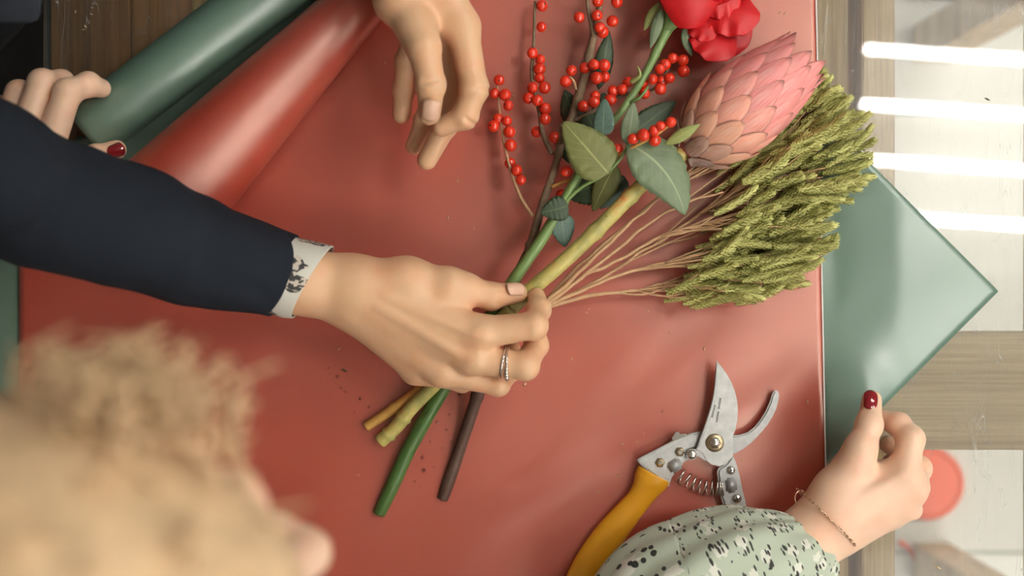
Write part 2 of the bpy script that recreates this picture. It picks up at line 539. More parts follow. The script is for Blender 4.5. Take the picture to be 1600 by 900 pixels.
class Field:
    def __init__(self, lo, hi, vs):
        self.lo = np.array(lo, float); self.vs = vs
        self.n = np.ceil((np.array(hi) - self.lo) / vs).astype(int) + 1
        self.ax = [self.lo[i] + vs * np.arange(self.n[i]) for i in range(3)]
        self.D = np.full(self.n, 0.05, np.float32)
    def new(self):
        return np.full(self.n, 0.05, np.float32)
    def box(self, a, b, r):
        lo = np.minimum(a, b) - r; hi = np.maximum(a, b) + r
        i0 = np.clip(np.floor((lo - self.lo) / self.vs).astype(int), 0, self.n); i1 = np.clip(np.ceil((hi - self.lo) / self.vs).astype(int) + 1, 0, self.n)
        sl = tuple(slice(int(i0[i]), int(i1[i])) for i in range(3))
        X = self.ax[0][sl[0]][:, None, None]; Y = self.ax[1][sl[1]][None, :, None]; Z = self.ax[2][sl[2]][None, None, :]
        return sl, X, Y, Z
    def cone(self, D, a, b, ra, rb, k=0.004, sub=False):
        a = np.array(a, float); b = np.array(b, float)
        sl, X, Y, Z = self.box(a, b, max(ra, rb) + max(k, 0) + 0.012)
        if any(s.stop <= s.start for s in sl): return
        ab = b - a; L2 = max(float(ab @ ab), 1e-10)
        t = np.clip(((X - a[0]) * ab[0] + (Y - a[1]) * ab[1] + (Z - a[2]) * ab[2]) / L2, 0, 1)
        d = np.sqrt((X - a[0] - t * ab[0]) ** 2 + (Y - a[1] - t * ab[1]) ** 2 + (Z - a[2] - t * ab[2]) ** 2) - (ra + (rb - ra) * t)
        d = d.astype(np.float32)
        D[sl] = -smin(-D[sl], d, k) if sub else smin(D[sl], d, k)
    def chain(self, D, pts, rad, k=0.004):
        for i in range(len(pts) - 1):
            self.cone(D, pts[i], pts[i + 1], rad[i], rad[i + 1], k)
    def ell(self, D, c, r, k=0.006, R=None, sub=False):
        c = np.array(c, float); r = np.array(r, float)
        m = float(r.max())
        sl, X, Y, Z = self.box(c, c, m + k + 0.012)
        if any(s.stop <= s.start for s in sl): return
        dx, dy, dz = X - c[0], Y - c[1], Z - c[2]
        if R is not None:
            R = np.array(R)   # columns = local axes
            lx = dx * R[0, 0] + dy * R[1, 0] + dz * R[2, 0]
            ly = dx * R[0, 1] + dy * R[1, 1] + dz * R[2, 1]
            lz = dx * R[0, 2] + dy * R[1, 2] + dz * R[2, 2]
        else: lx, ly, lz = dx + 0 * dy + 0 * dz, dy + 0 * dx + 0 * dz, dz + 0 * dx + 0 * dy
        q = np.sqrt((lx / r[0]) ** 2 + (ly / r[1]) ** 2 + (lz / r[2]) ** 2)
        g = np.sqrt((lx / r[0] ** 2) ** 2 + (ly / r[1] ** 2) ** 2 + (lz / r[2] ** 2) ** 2) + 1e-9
        d = (q * (q - 1) / g).astype(np.float32)
        D[sl] = -smin(-D[sl], d, k) if sub else smin(D[sl], d, k)
    def surf(self, D):
        """naive surface nets"""
        D = D.astype(np.float32)
        ins = D < 0
        nx, ny, nz = D.shape
        c = np.zeros((nx - 1, ny - 1, nz - 1), np.int8)
        for i in (0, 1):
            for j in (0, 1):
                for k in (0, 1):
                    c += ins[i:nx - 1 + i, j:ny - 1 + j, k:nz - 1 + k]
        act = (c > 0) & (c < 8)
        I = np.argwhere(act)
        idx = np.full(act.shape, -1, np.int32); idx[act] = np.arange(len(I))
        acc = np.zeros((len(I), 3)); cnt = np.zeros(len(I))
        cr = [(0, 0, 0), (1, 0, 0), (0, 1, 0), (1, 1, 0), (0, 0, 1), (1, 0, 1), (0, 1, 1), (1, 1, 1)]
        val = {q: D[I[:, 0] + q[0], I[:, 1] + q[1], I[:, 2] + q[2]] for q in cr}
        for a in cr:
            for ax in range(3):
                if a[ax]: continue
                b = list(a); b[ax] = 1; b = tuple(b)
                va, vb = val[a], val[b]
                m = (va < 0) != (vb < 0)
                t = np.where(m, va / np.where(m, va - vb, 1), 0)
                p = np.zeros((len(I), 3)); p[:] = a; p[:, ax] = t
                acc[m] += p[m]; cnt[m] += 1
        v = (I + acc / cnt[:, None]) * self.vs + self.lo
        F = []
        for ax in range(3):
            o1, o2 = (ax + 1) % 3, (ax + 2) % 3
            sA = [slice(None)] * 3; sB = [slice(None)] * 3
            sA[ax] = slice(0, -1); sB[ax] = slice(1, None)
            ch = ins[tuple(sA)] != ins[tuple(sB)]
            E = np.argwhere(ch)
            ok = (E[:, o1] > 0) & (E[:, o2] > 0) & (E[:, o1] < D.shape[o1] - 1) & (E[:, o2] < D.shape[o2] - 1)
            E = E[ok]
            q = []
            for d1, d2 in ((1, 1), (0, 1), (0, 0), (1, 0)):
                e = E.copy(); e[:, o1] -= d1; e[:, o2] -= d2
                q.append(idx[e[:, 0], e[:, 1], e[:, 2]])
            q = np.stack(q, 1)
            inA = ins[E[:, 0], E[:, 1], E[:, 2]]
            q = np.where(inA[:, None], q, q[:, ::-1])
            F.append(q)
        f = np.concatenate(F)
        f = f[(f >= 0).all(1)]
        return v, f

def relax(v, f, it=2, lam=0.5):
    for _ in range(it):
        s = np.zeros_like(v); n = np.zeros(len(v))
        for a, b in ((0, 1), (1, 2), (2, 3), (3, 0)):
            np.add.at(s, f[:, a], v[f[:, b]]); np.add.at(n, f[:, a], 1)
            np.add.at(s, f[:, b], v[f[:, a]]); np.add.at(n, f[:, b], 1)
        v = v + lam * (s / n[:, None] - v)
    return v

def merge(meshes):
    vs, fs, b = [], [], 0
    for v, f in meshes:
        vs.append(v); fs.append(f + b); b += len(v)
    return np.concatenate(vs), np.concatenate(fs)

def hand_mesh(palm, fingers, grooves=(), vs=0.0012, bumps=()):
    """palm: list of (p,q,rp,rq); fingers: list of (points, radii); all world points"""
    allp = []
    for a, b, ra, rb in palm: allp += [a, b]
    for pts, r in fingers: allp += pts
    A = np.array([tuple(p) for p in allp])
    F = Field(A.min(0) - 0.03, A.max(0) + 0.03, vs)
    Dp = F.new()
    for a, b, ra, rb in palm: F.cone(Dp, a, b, ra, rb, 0.012)
    Df = F.new()
    for pts, r in fingers:
        D1 = F.new()
        F.chain(D1, pts, r, 0.003)
        # joints a touch thicker
        for p, rr in list(zip(pts, r))[1:-1]:
            F.ell(D1, p, (rr * 1.03,) * 3, 0.003)
        Df = smin(Df, D1, 0.0012)
    D = smin(Dp, Df, 0.0075)
    for a, b, ra, rb in bumps: F.cone(D, a, b, ra, rb, 0.005)
    for a, b, r in grooves: F.cone(D, a, b, r, r, 0.0018, sub=True)
    v, f = F.surf(D)
    return relax(v, f, 2), f

def crease(c, axis, r, a0, a1, gr, n=9):
    c, axis = Vector(c), Vector(axis).normalized()
    u = axis.cross(V(0, 0, 1)).normalized(); v_ = u.cross(axis)
    ps = [c + u * math.cos(math.radians(a0 + (a1 - a0) * k / n)) * r + v_ * math.sin(math.radians(a0 + (a1 - a0) * k / n)) * r for k in range(n + 1)]
    return [(ps[k], ps[k + 1], gr) for k in range(n)]

def nail(name, base, tip, up, width, mat, parent, curve=0.95, lift=0.0003):
    base, tip, up = Vector(base), Vector(tip), Vector(up).normalized()
    t = (tip - base); L = t.length; t.normalize()
    side = t.cross(up).normalized(); up = side.cross(t)
    R = width / 2 / math.sin(curve)
    V_, F_, U_ = [], [], []
    nu, nv = 8, 9
    for j in range(nv + 1):
        v = j / nv
        wf = math.sqrt(max(0.40, 1 - (2 * v - 1) ** 10)) * (0.90 + 0.10 * v)
        for i in range(nu + 1):
            u = 2 * i / nu - 1
            a = u * curve * wf
            V_.append(base + t * (v * L - 0.0012 * (abs(u) ** 2) * (1 if v > 0.5 else -1) * abs(2 * v - 1)) + side * math.sin(a) * R + up * ((math.cos(a) - 1) * R + lift - 0.0012 * (2 * v - 1) ** 2))
            U_.append((i / nu, v))
    for j in range(nv):
        for i in range(nu):
            q = j * (nu + 1) + i
            F_.append((q, q + 1, q + nu + 2, q + nu + 1))
    o = link(name, mesh(name, V_, F_, U_), mat, parent)
    solidify(o, 0.0009, 0)
    return o

# ------------------------------------------------------------------ the setting: floor, ceiling, ceiling lamps
floor = link('floor', box_mesh('floor', -3.6, 3.6, -3.6, 3.6, -0.05, -0.003), M['grout'], None, False)
tag(floor, 'light grey tiled shop floor seen through the glass', None, None, 'structure')
tile_me = box_mesh('floor_tile', -0.2975, 0.2975, -0.2975, 0.2975, -0.01, 0.0, 0.001)
for i in range(-4, 5):
    for j in range(-4, 5):
        t = link('floor_tile', tile_me, M['tile'], floor, False)
        t.location = (0.62 + 0.6 * i - 0.02, -0.062 + 0.6 * j, 0)
ceil = link('ceiling', box_mesh('ceiling', -3.6, 3.6, -3.6, 3.6, CEIL, CEIL + 0.05), M['white'], None, False)
tag(ceil, 'plain white ceiling above the table', None, None, 'structure')

troffer_names = ['white square ceiling lamp with four lit tubes mirrored in the glass']
def make_troffer(x, y, first):
    e = empty('ceiling_lamp', (x, y, CEIL), 'white square ceiling lamp with four lit tubes, mirrored in the glass table top' if first else 'white square ceiling lamp with four lit tubes, unseen, lighting the table from out of frame', 'ceiling lamp', 'four-tube ceiling lamps')
    return e
tray = box_mesh('lamp_tray', -0.31, 0.31, -0.31, 0.31, -0.02, 0.0, 0.002)
fr = []
for sx, sy in ((1, 0), (-1, 0), (0, 1), (0, -1)):
    if sx: me_ = box_mesh('lamp_rim', sx * 0.305 - 0.006, sx * 0.305 + 0.006, -0.31, 0.31, -0.085, -0.018, 0.001)
    else: me_ = box_mesh('lamp_rim', -0.299, 0.299, sy * 0.305 - 0.006, sy * 0.305 + 0.006, -0.085, -0.018, 0.001)
    fr.append(me_)
tv, tf, tu = tube_data([(-0.295, 0, 0), (0.295, 0, 0)], [0.008, 0.008], 10)
tube_me = mesh('fluorescent_tube', tv, tf, tu)
for i, (x, y) in enumerate(TROFFERS):
    e = make_troffer(x, y, i == 0)
    def child(name, me_, mt, loc=(0, 0, 0)):
        o = link(name, me_, mt, None); o.parent = e; o.location = loc
        return o
    if i == 0: e.rotation_euler = (0, 0, math.radians(-3.9))
    child('lamp_tray', tray, M['white'])
    for me_ in fr: child('lamp_rim', me_, M['white'])
    for k in range(4): child('fluorescent_tube', tube_me, M['tube'], (0, -0.1875 + 0.125 * k, -0.055))

# ------------------------------------------------------------------ table with glass sheet
GL = 0.006
tz = TOP - GL - 0.0008
tx0, tx1 = P(70, 0).x, P(2000, 0).x
ty0, ty1 = -0.40, 0.36
table = empty('wooden_table', ((tx0 + tx1) / 2, -0.02, 0), 'wooden slatted work table with pale pine frame under a glass sheet', 'table')
def plank(name, x0, x1, y0, y1, z0, z1, mat):
    cx, cy, cz = (x0 + x1) / 2, (y0 + y1) / 2, (z0 + z1) / 2
    o = link(name, box_mesh(name, x0 - cx, x1 - cx, y0 - cy, y1 - cy, z0 - cz, z1 - cz, 0.0012), mat, table, False)
    o.location = (cx, cy, cz)
    return o
def px_x(px): return P(px, 0).x
def px_y(py): return P(0, py).y
xs = np.linspace(px_x(73), px_x(1216), 10)
for i in range(9):
    plank('plank', xs[i] + 0.0006, xs[i + 1] - 0.0006, ty0, ty1, tz - 0.022, tz, M['wood_dimmed'])
plank('beam', px_x(1217), px_x(1329), ty0, ty1, tz - 0.045, tz, M['wood_y'])
plank('beam', px_x(1366), px_x(1419), ty0, ty1, tz - 0.064, tz - 0.027, M['wood_y'])
plank('crossbar', px_x(1330), px_x(1638), px_y(705), px_y(519), tz - 0.026, tz, M['wood_x'])
plank('beam', px_x(1639), px_x(2000), ty0, ty1, tz - 0.045, tz, M['wood_y'])
plank('crossbar', px_x(73), px_x(1996), ty1 - 0.05, ty1, tz - 0.11, tz - 0.066, M['wood_x'])
plank('crossbar', px_x(73), px_x(1996), ty0, ty0 + 0.05, tz - 0.11, tz - 0.066, M['wood_x'])
for lx in (px_x(73), px_x(1996) - 0.05):
    for ly in (ty0 + 0.002, ty1 - 0.052):
        plank('leg', lx, lx + 0.05, ly, ly + 0.05, 0.0, tz - 0.1105, M['wood_y'])
# recessed dark batten between the two right beams
plank('batten', px_x(1329.5), px_x(1365), ty0, ty1, tz - 0.064, tz - 0.047, M['wood_dimmed'])

glass = link('glass_sheet', box_mesh('glass_sheet', tx0 - 0.0015, tx1 + 0.005, ty0 - 0.01, ty1 + 0.01, TOP - GL, TOP - 0.0004, 0.0008), M['glass'], None, False)
tag(glass, 'scratched clear glass sheet lying over the wooden table frame', 'glass sheet')

# things on the floor under the glass
def disc_lathe(name, prof, seg, mat, parent=None, loc=(0, 0, 0)):
    V_, F_ = [], []
    for r, z in prof:
        for k in range(seg):
            a = 2 * math.pi * k / seg
            V_.append((r * math.cos(a), r * math.sin(a), z))
    for i in range(len(prof) - 1):
        for k in range(seg):
            k2 = (k + 1) % seg
            F_.append((i * seg + k, i * seg + k2, (i + 1) * seg + k2, (i + 1) * seg + k))
    F_.append(tuple(range(seg - 1, -1, -1))); F_.append(tuple((len(prof) - 1) * seg + k for k in range(seg)))
    o = link(name, mesh(name, V_, F_), mat, parent, True, 40)
    o.location = loc
    return o
fs = 1.75 / 2000
lid = disc_lathe('orange_disc', [(0.047, 0.0), (0.050, 0.002), (0.050, 0.014), (0.048, 0.017), (0.044, 0.018), (0.042, 0.0155), (0.001, 0.0155)], 48, M['orange'], None, ((1450 - 800) * fs * 0.99, (450 - 756) * fs * 0.99, 0.0))
tag(lid, 'round orange-red plastic lid lying on the grey floor under the glass', 'lid')
cv = [((px - 800) * fs, (450 - py) * fs, 0.004) for px, py in ((1404, 845), (1420, 858), (1430, 880), (1434, 910), (1428, 960))]
d = tube_data(catmull(cv, 5), [0.0035] * 21, 8)
strap = link('red_rope', mesh('red_rope', *d), M['orange'])
tag(strap, 'thin pinkish red cord curled on the grey floor under the glass', 'cord')
# added dark blob on the floor, standing in for a dark reflection
F = Field((0.50, 0.33, -0.01), (0.72, 0.50, 0.09), 0.004)
D = F.new()
for i in range(16):
    a = random.random() * 6.28; r = random.random()
    F.ell(D, (0.61 + 0.06 * r * math.cos(a), 0.415 + 0.035 * r * math.sin(a), 0.022 + 0.008 * random.random()), (0.022 + 0.012 * random.random(), 0.016 + 0.01 * random.random(), 0.02), 0.006)
v, f = F.surf(D)
v[:, 2] = np.maximum(v[:, 2], 0.001)
reflection_blob = link('dark_reflection_blob', np_mesh('dark_reflection_blob', v, f), M['reflection_blob'])
tag(reflection_blob, 'blurred dark blob under the glass, standing in for a dark reflection', 'reflection_blob')

# burlap scrap on the planks behind the green roll
V_, F_ = [], []
nb = 14
for i in range(nb + 1):
    for j in range(nb + 1):
        q = P(300 + 120 * i / nb + 4 * mnoise.noise(V(i, j, 0) * 0.7), -70 + 92 * j / nb + 4 * mnoise.noise(V(j, i, 5) * 0.7), 0.0015)
        q.z += 0.0012 * (1 + mnoise.noise(V(i, j, 2) * 0.5))
        V_.append(q)
for i in range(nb):
    for j in range(nb):
        a = i * (nb + 1) + j
        F_.append((a, a + 1, a + nb + 2, a + nb + 1))
bur = link('burlap_scrap', mesh('burlap_scrap', V_, F_), M['burlap']); solidify(bur, 0.001)
tag(bur, 'scrap of tan burlap peeking out behind the green paper roll', 'burlap')

# ------------------------------------------------------------------ wrapping paper
def dist_line(px, py, a, b):
    """signed pixel distance, positive to the right/below of a->b when walking up-right"""
    nx, ny = -(b[1] - a[1]), (b[0] - a[0])
    L = math.hypot(nx, ny)
    return ((px - a[0]) * nx + (py - a[1]) * ny) / L

def lift_hand(px, py):
    # both sheets are bent up where the hand pinches the edge
    d2 = ((px - 1352) / 80) ** 2 + ((py - 668) / 78) ** 2
    return 0.026 * math.exp(-d2)

def sheet(name, step, keep, hfun, mat, x0, x1, y0, y1, parent, snap=None):
    nx = int((x1 - x0) / step); ny = int((y1 - y0) / step)
    V_, F_, ids = [], [], {}
    def vid(i, j):
        if (i, j) not in ids:
            px, py = x0 + i * step, y0 + j * step
            if snap: px, py = snap(px, py)
            ids[(i, j)] = len(V_); V_.append((px, py))
        return ids[(i, j)]
    for i in range(nx):
        for j in range(ny):
            if keep(x0 + (i + 0.5) * step, y0 + (j + 0.5) * step):
                F_.append((vid(i, j), vid(i, j + 1), vid(i + 1, j + 1), vid(i + 1, j)))
    W = []
    for px, py in V_:
        q = P(px, py, 0); q.z = TOP + hfun(px, py); 
        s = (CAMH - (q.z - TOP)) / CAMH
        W.append((q.x * s, q.y * s, q.z))
    o = link(name, mesh(name, W, F_), mat, parent)
    return o

def red_right(py): return 1275 + 0.0205 * py
def ripple(px, py, a, s, z): return a * mnoise.noise(V(px / s, py / s, z))
RA, RB = (290, 284), (552, 14)      # axis of the red curl
GA, GB = (178, 175), (408, 0)       # axis of the green roll

red = empty('red_wrapping_paper', P(650, 450, 0), 'matt red wrapping paper sheet on the table with one corner curled up', 'wrapping paper')
def red_h(px, py):
    h = 0.0034 + 0.0012 * (1 + mnoise.noise(V(px / 170, py / 170, 1.3)))
    k = math.exp(-(((px - 1150) / 170) ** 2 + ((py - 640) / 140) ** 2))
    h += k * 0.0055 * (0.5 + 0.5 * mnoise.noise(V((px + py * 1.3) / 85, (px - py) / 260, 3.1)))
    k2 = math.exp(-(((px - 980) / 260) ** 2 + ((py - 800) / 120) ** 2))
    h += k2 * 0.005 * (0.5 + 0.5 * mnoise.noise(V((px + py * 1.6) / 75, (px - py) / 260, 8.1)))
    k3 = math.exp(-(((px - 250) / 200) ** 2 + ((py - 560) / 120) ** 2))
    h += k3 * 0.004 * (0.5 + 0.5 * mnoise.noise(V((px * 0.4 + py) / 70, (px - py) / 300, 5.1)))
    h += lift_hand(px, py)
    return h
def red_snap(px, py):
    # grid columns follow the slanted right edge
    u = (px - 30) / 1250.0
    return 30 + u * (red_right(py) - 30), py
o = sheet('flat_sheet', 10, lambda x, y: dist_line(x, y, RA, RB) > 8 or y > 345, red_h, M['red_paper'], 30, 1280, -140, 1080, red, red_snap)
solidify(o, 0.0003, 1)
# pale cut edge along the right side
V_, F_ = [], []
for i, py in enumerate(range(-140, 1081, 10)):
    for k, dx in enumerate((-1.1, 1.3)):
        px = red_right(py) + dx
        h = red_h(red_right(py), py) + 0.0006
        q = P(px, py, 0); s = 1 - h
        V_.append((q.x * s, q.y * s, TOP + h))
    if i: F_.append((2 * i - 2, 2 * i - 1, 2 * i + 1, 2 * i))
o = link('cut_edge', mesh('cut_edge', V_, F_), M['paper_edge'], red); solidify(o, 0.0003, 0)

def roll(name, a, b, ra, rb, turns, mat, parent, wob=0.0, start=0.0):
    """paper curled round the line a-b: a spiral skin with real paper ends"""
    a, b = Vector(a), Vector(b)
    t = (b - a).normalized(); u = t.cross(V(0, 0, 1)).normalized(); v_ = u.cross(t)
    nl, na = 60, int(72 * turns)
    V_, F_ = [], []
    for i in range(nl + 1):
        s = i / nl
        r0 = ra + (rb - ra) * s
        for k in range(na + 1):
            an = start + 2 * math.pi * turns * k / na
            r = r0 * (1 - 0.05 * (turns - turns * k / na))
            r *= 1 + wob * mnoise.noise(V(s * 3, math.cos(an), math.sin(an)))
            c = a.lerp(b, s)
            V_.append(c + u * math.cos(an) * r + v_ * math.sin(an) * r)
    for i in range(nl):
        for k in range(na):
            q = i * (na + 1) + k
            F_.append((q, q + 1, q + na + 2, q + na + 1))
    o = link(name, mesh(name, V_, F_), mat, parent)
    solidify(o, 0.0003, 0)
    return o
r1, r2 = 0.0395, 0.0225
rdir = (Vector(RB) - Vector(RA))
pa = Vector(RA) - rdir * 0.10; pb = Vector(RB) + rdir * 0.55
ra_ = r1 + (r1 - r2) * 0.10; rb_ = r2 - (r1 - r2) * 0.55
roll('curled_corner', P(pa.x, pa.y, ra_ + 0.005), P(pb.x, pb.y, max(rb_, 0.012) + 0.005), ra_, max(rb_, 0.012), 1.6, M['red_paper'], red, 0.02, -1.57 - 2 * math.pi * 1.6)

green = empty('green_wrapping_paper', P(700, 455, 0), 'sage green wrapping paper under the red sheet, rolled up at one side', 'wrapping paper')
def green_h(px, py):
    h = 0.0010 + 0.0006 * (1 + mnoise.noise(V(px / 160, py / 160, 6.3)))
    if px > 1240:
        e = 2015 - (px + py)                 # distance to the lower right edge (times sqrt2)
        kk = max(0.0, 1 - max(e, 0) / 210) ** 2.2
        along = (px - 1300) / 260.0
        h += 0.0095 * (1 - max(0.0, 1 - max(e, 0) / 170) ** 2) * min(1, max(0, (px - 1275) / 130))
        h += lift_hand(px, py)
        h += 0.0015 * min(1, (px - 1240) / 160) * (1 + mnoise.noise(V((px + py) / 130, (px - py) / 420, 2.2)))
    ed = red_right(py)
    h = min(h, red_h(min(px, ed), py) - 0.0014 + max(0, px - ed - 16) * 0.00012)
    return max(h, 0.0004)
def green_keep(x, y):
    return (x - y < 1105) and (x + y < 2015) and (y - x < 615) and (dist_line(x, y, GA, GB) > 0 or y > 300)
def gen_green():
    # diagonal grid so that both cut edges stay straight:  p = x+y, q = x-y
    V_, F_, ids = [], [], {}
    st = 14
    p0, q0 = 2015, 1105
    def vid(i, j):
        if (i, j) not in ids:
            p_, q_ = p0 - i * st, q0 - j * st
            ids[(i, j)] = len(V_); V_.append(((p_ + q_) / 2, (p_ - q_) / 2))
        return ids[(i, j)]
    for i in range(128):
        for j in range(124):
            x = (p0 - (i + .5) * st + q0 - (j + .5) * st) / 2; y = (p0 - (i + .5) * st - q0 + (j + .5) * st) / 2
            if green_keep(x, y):
                F_.append((vid(i, j), vid(i + 1, j), vid(i + 1, j + 1), vid(i, j + 1)))
    W = []
    for px, py in V_:
        h = green_h(px, py); q = P(px, py, 0); W.append((q.x * (1 - h), q.y * (1 - h), TOP + h))
    o = link('flat_sheet', mesh('flat_sheet', W, F_), M['green_paper'], green)
    solidify(o, 0.0003, 1)
gen_green()
gd = Vector(GB) - Vector(GA)
ga = Vector(GA) - gd * 0.17; gb = Vector(GB) + gd * 0.9
roll('rolled_side', P(ga.x, ga.y, 0.0265), P(gb.x, gb.y, 0.0265), 0.0232, 0.0240, 2.4, M['green_paper'], green, 0.004, -1.57 - 2 * math.pi * 2.4)


# ------------------------------------------------------------------ bouquet
def stem(name, pts, rad, mat, parent, seg=10, n=8, knots=0, seed=0, cut=0.0):
    """pts: (px, py, h); rad in px"""
    A = catmull([tuple(p) + (r,) for p, r in zip(pts, rad)], n)
    rnd = random.Random(seed)
    W = [P(a[0], a[1], a[2]) for a in A]
    R = [S(a[3], a[2]) for a in A]
    for _ in range(knots):
        i = rnd.randrange(2, len(R) - 2); R[i] *= 1.22
    fold = lambda t, s, a: 1 + 0.05 * mnoise.noise(V(s * 160, math.cos(a), math.sin(a) + seed))
    d = tube_data(W, R, seg, True, fold)
    return link(name, mesh(name, *d), mat, parent)

def leaf(name, base, tip, width, mat, parent, up=(0, 0, 1), arch=0.10, cup=0.12, shape='oval', serr=0.06, n=22, bend=0.0, seed=0, petiole=None):
    """base/tip: (px,py,h); width full width in px"""
    a, b = P(*base), P(*tip)
    L = (b - a).length; up = Vector(up).normalized()
    t = (b - a).normalized(); side = t.cross(up).normalized()
    wd = S(width, base[2]) / 2
    sp, ws = [], []
    for i in range(n + 1):
        s = i / n
        sp.append(a.lerp(b, s) + up * (arch * L * 4 * s * (1 - s)) + side * (bend * L * 4 * s * (1 - s)))
        if shape == 'oval': f = math.sin(math.pi * s ** 0.72) ** 0.75
        elif shape == 'ovate': f = math.sin(math.pi * s ** 0.60) ** 0.7
        else: f = math.sin(math.pi * s ** 0.85) ** 0.9
        ws.append(max(0.02, f) * wd)
    d = blade_data(sp, ws, up, cup, 0.06, 8, serr, seed)
    o = link(name, mesh(name, *d), mat, parent)
    solidify(o, 0.0005, 0)
    return o

# --- red rose
rose = empty('red_rose', P(800, 450, 0.0), 'red rose with long green stem and serrated leaves, bloom lying over the protea', 'rose')
stem('stem', [(1044, 40, 0.042), (1030, 72, 0.042), (1000, 130, 0.046), (966, 180, 0.05), (935, 216, 0.052), (895, 290, 0.053), (850, 368, 0.052), (820, 412, 0.050), (790, 456, 0.047)],
     [11, 7, 6, 6, 7, 8, 9, 9.5, 10], M['rose_stem'], rose, 12, 8, 1, 1)
stem('lower_stem', [(790, 456, 0.047), (770, 487, 0.041), (745, 525, 0.034), (692, 608, 0.020), (640, 700, 0.012), (610, 765, 0.009), (592, 803, 0.007)],
     [9, 10, 11, 11.5, 11.5, 11.5, 10], M['rose_stem_low'], rose, 12, 8, 3, 2)
stem('thorn', [(986, 128, 0.050), (1000, 118, 0.055), (996, 103, 0.056)], [4, 3, 0.8], M['leaf_pale'], rose, 6, 4)
stem('thorn', [(660, 655, 0.018), (668, 646, 0.024), (672, 640, 0.026)], [4, 3, 0.8], M['rose_stem_low'], rose, 6, 4)
stem('petiole', [(870, 330, 0.053), (905, 295, 0.058), (945, 272, 0.064), (972, 245, 0.068), (980, 226, 0.072)], [3.4, 3, 2.6, 2.3, 2], M['rose_stem'], rose, 8, 6)
stem('petiole', [(985, 160, 0.05), (1000, 152, 0.055), (1013, 135, 0.058)], [3.2, 2.6, 2], M['rose_stem'], rose, 8, 5)
leaf('leaf', (951, 272, 0.066), (880, 190, 0.066), 74, M['leaf_olive'], rose, (0.05, -0.1, 1), 0.05, 0.10, 'ovate', 0.02, seed=1)
leaf('leaf', (980, 224, 0.072), (1070, 336, 0.062), 84, M['leaf_grey'], rose, (0.1, 0.2, 1), 0.08, 0.14, 'oval', 0.05, bend=-0.10, seed=2)
leaf('leaf', (962, 256, 0.050), (926, 330, 0.040), 40, M['leaf_olive'], rose, (-0.2, 0, 1), 0.06, 0.2, seed=3)
leaf('leaf', (975, 275, 0.046), (938, 326, 0.038), 42, M['leaf_blue'], rose, (0.3, 0.1, 1), 0.06, 0.2, seed=13)
leaf('leaf', (948, 282, 0.042), (885, 308, 0.035), 58, M['leaf_dark'], rose, (0, 0.1, 1), 0.06, 0.1, seed=4)
leaf('leaf', (984, 212, 0.050), (1056, 158, 0.034), 40, M['leaf_dark'], rose, (0, 0, 1), 0.06, 0.1, seed=5)
leaf('leaf', (980, 226, 0.066), (990, 160, 0.068), 30, M['leaf_grey'], rose, (0.25, 0, 1), 0.04, 0.1, seed=6)
leaf('leaf', (942, 212, 0.066), (945, 154, 0.070), 34, M['leaf_blue'], rose, (-0.15, 0, 1), 0.04, 0.12, 'ovate', seed=7)
leaf('leaf', (888, 322, 0.064), (845, 333, 0.066), 40, M['leaf_dark'], rose, (0, 0, 1), 0.05, 0.1, 'ovate', 0.02, seed=8)
leaf('leaf', (876, 335, 0.054), (883, 386, 0.050), 40, M['leaf_blue'], rose, (0.2, 0, 1), 0.05, 0.12, 'ovate', 0.02, seed=9)
leaf('leaf', (935, 216, 0.045), (915, 175, 0.04), 44, M['leaf_dark'], rose, (0, 0, 1), 0.05, 0.1, seed=10)
# bloom: receptacle, sepals, petals
cal = P(1046, 36, 0.043)
ax = (P(1086, -32, 0.050) - cal).normalized()
rec = catmull([tuple(cal - ax * 0.006) + (0.0045,), tuple(cal + ax * 0.003) + (0.0075,), tuple(cal + ax * 0.009) + (0.0090,), tuple(cal + ax * 0.013) + (0.006,)], 5)
d = tube_data([V(*r[:3]) for r in rec], [r[3] for r in rec], 14)
link('receptacle', mesh('receptacle', *d), M['rose_stem'], rose)
leaf('sepal', (1034, 14, 0.05), (1016, 76, 0.050), 18, M['leaf_grey'], rose, (-0.1, 0, 1), 0.05, 0.3, 'long', 0.02, seed=21)
leaf('sepal', (1030, 4, 0.045), (1006, 48, 0.046), 18, M['leaf_pale'], rose, (-0.4, 0, 1), 0.04, 0.3, 'long', 0.02, seed=22)
leaf('sepal', (1076, 34, 0.045), (1081, 88, 0.042), 19, M['leaf_grey'], rose, (0.2, 0, 1), 0.05, 0.3, 'long', 0.02, bend=0.1, seed=23)
def petal(base, tip, width, up, arch, cup, seed, shape=0.8, wave=0.10):
    a, b = Vector(base), Vector(tip)
    up = Vector(up).normalized(); L = (b - a).length
    n = 14; sp, ws = [], []
    for i in range(n + 1):
        s = i / n
        sp.append(a.lerp(b, s) + up * (arch * L * 4 * s * (1 - s)))
        ws.append(width / 2 * (0.16 + 0.84 * math.sin(math.pi * min(1, s * shape + 0.02)) ** 0.6) * (math.sqrt(max(0.0, 1 - max(0, (s - 0.72) / 0.29) ** 2.2))) + 0.0004)
    d = blade_data(sp, ws, up, cup, wave, 10, 0, seed)
    o = link('petal', mesh('petal', *d), M['petal'], rose)
    solidify(o, 0.0006, 0); subsurf(o, 1)
    return o
sx = ax.cross(V(0, 0, 1)).normalized(); sz = sx.cross(ax)
rng = random.Random(3)
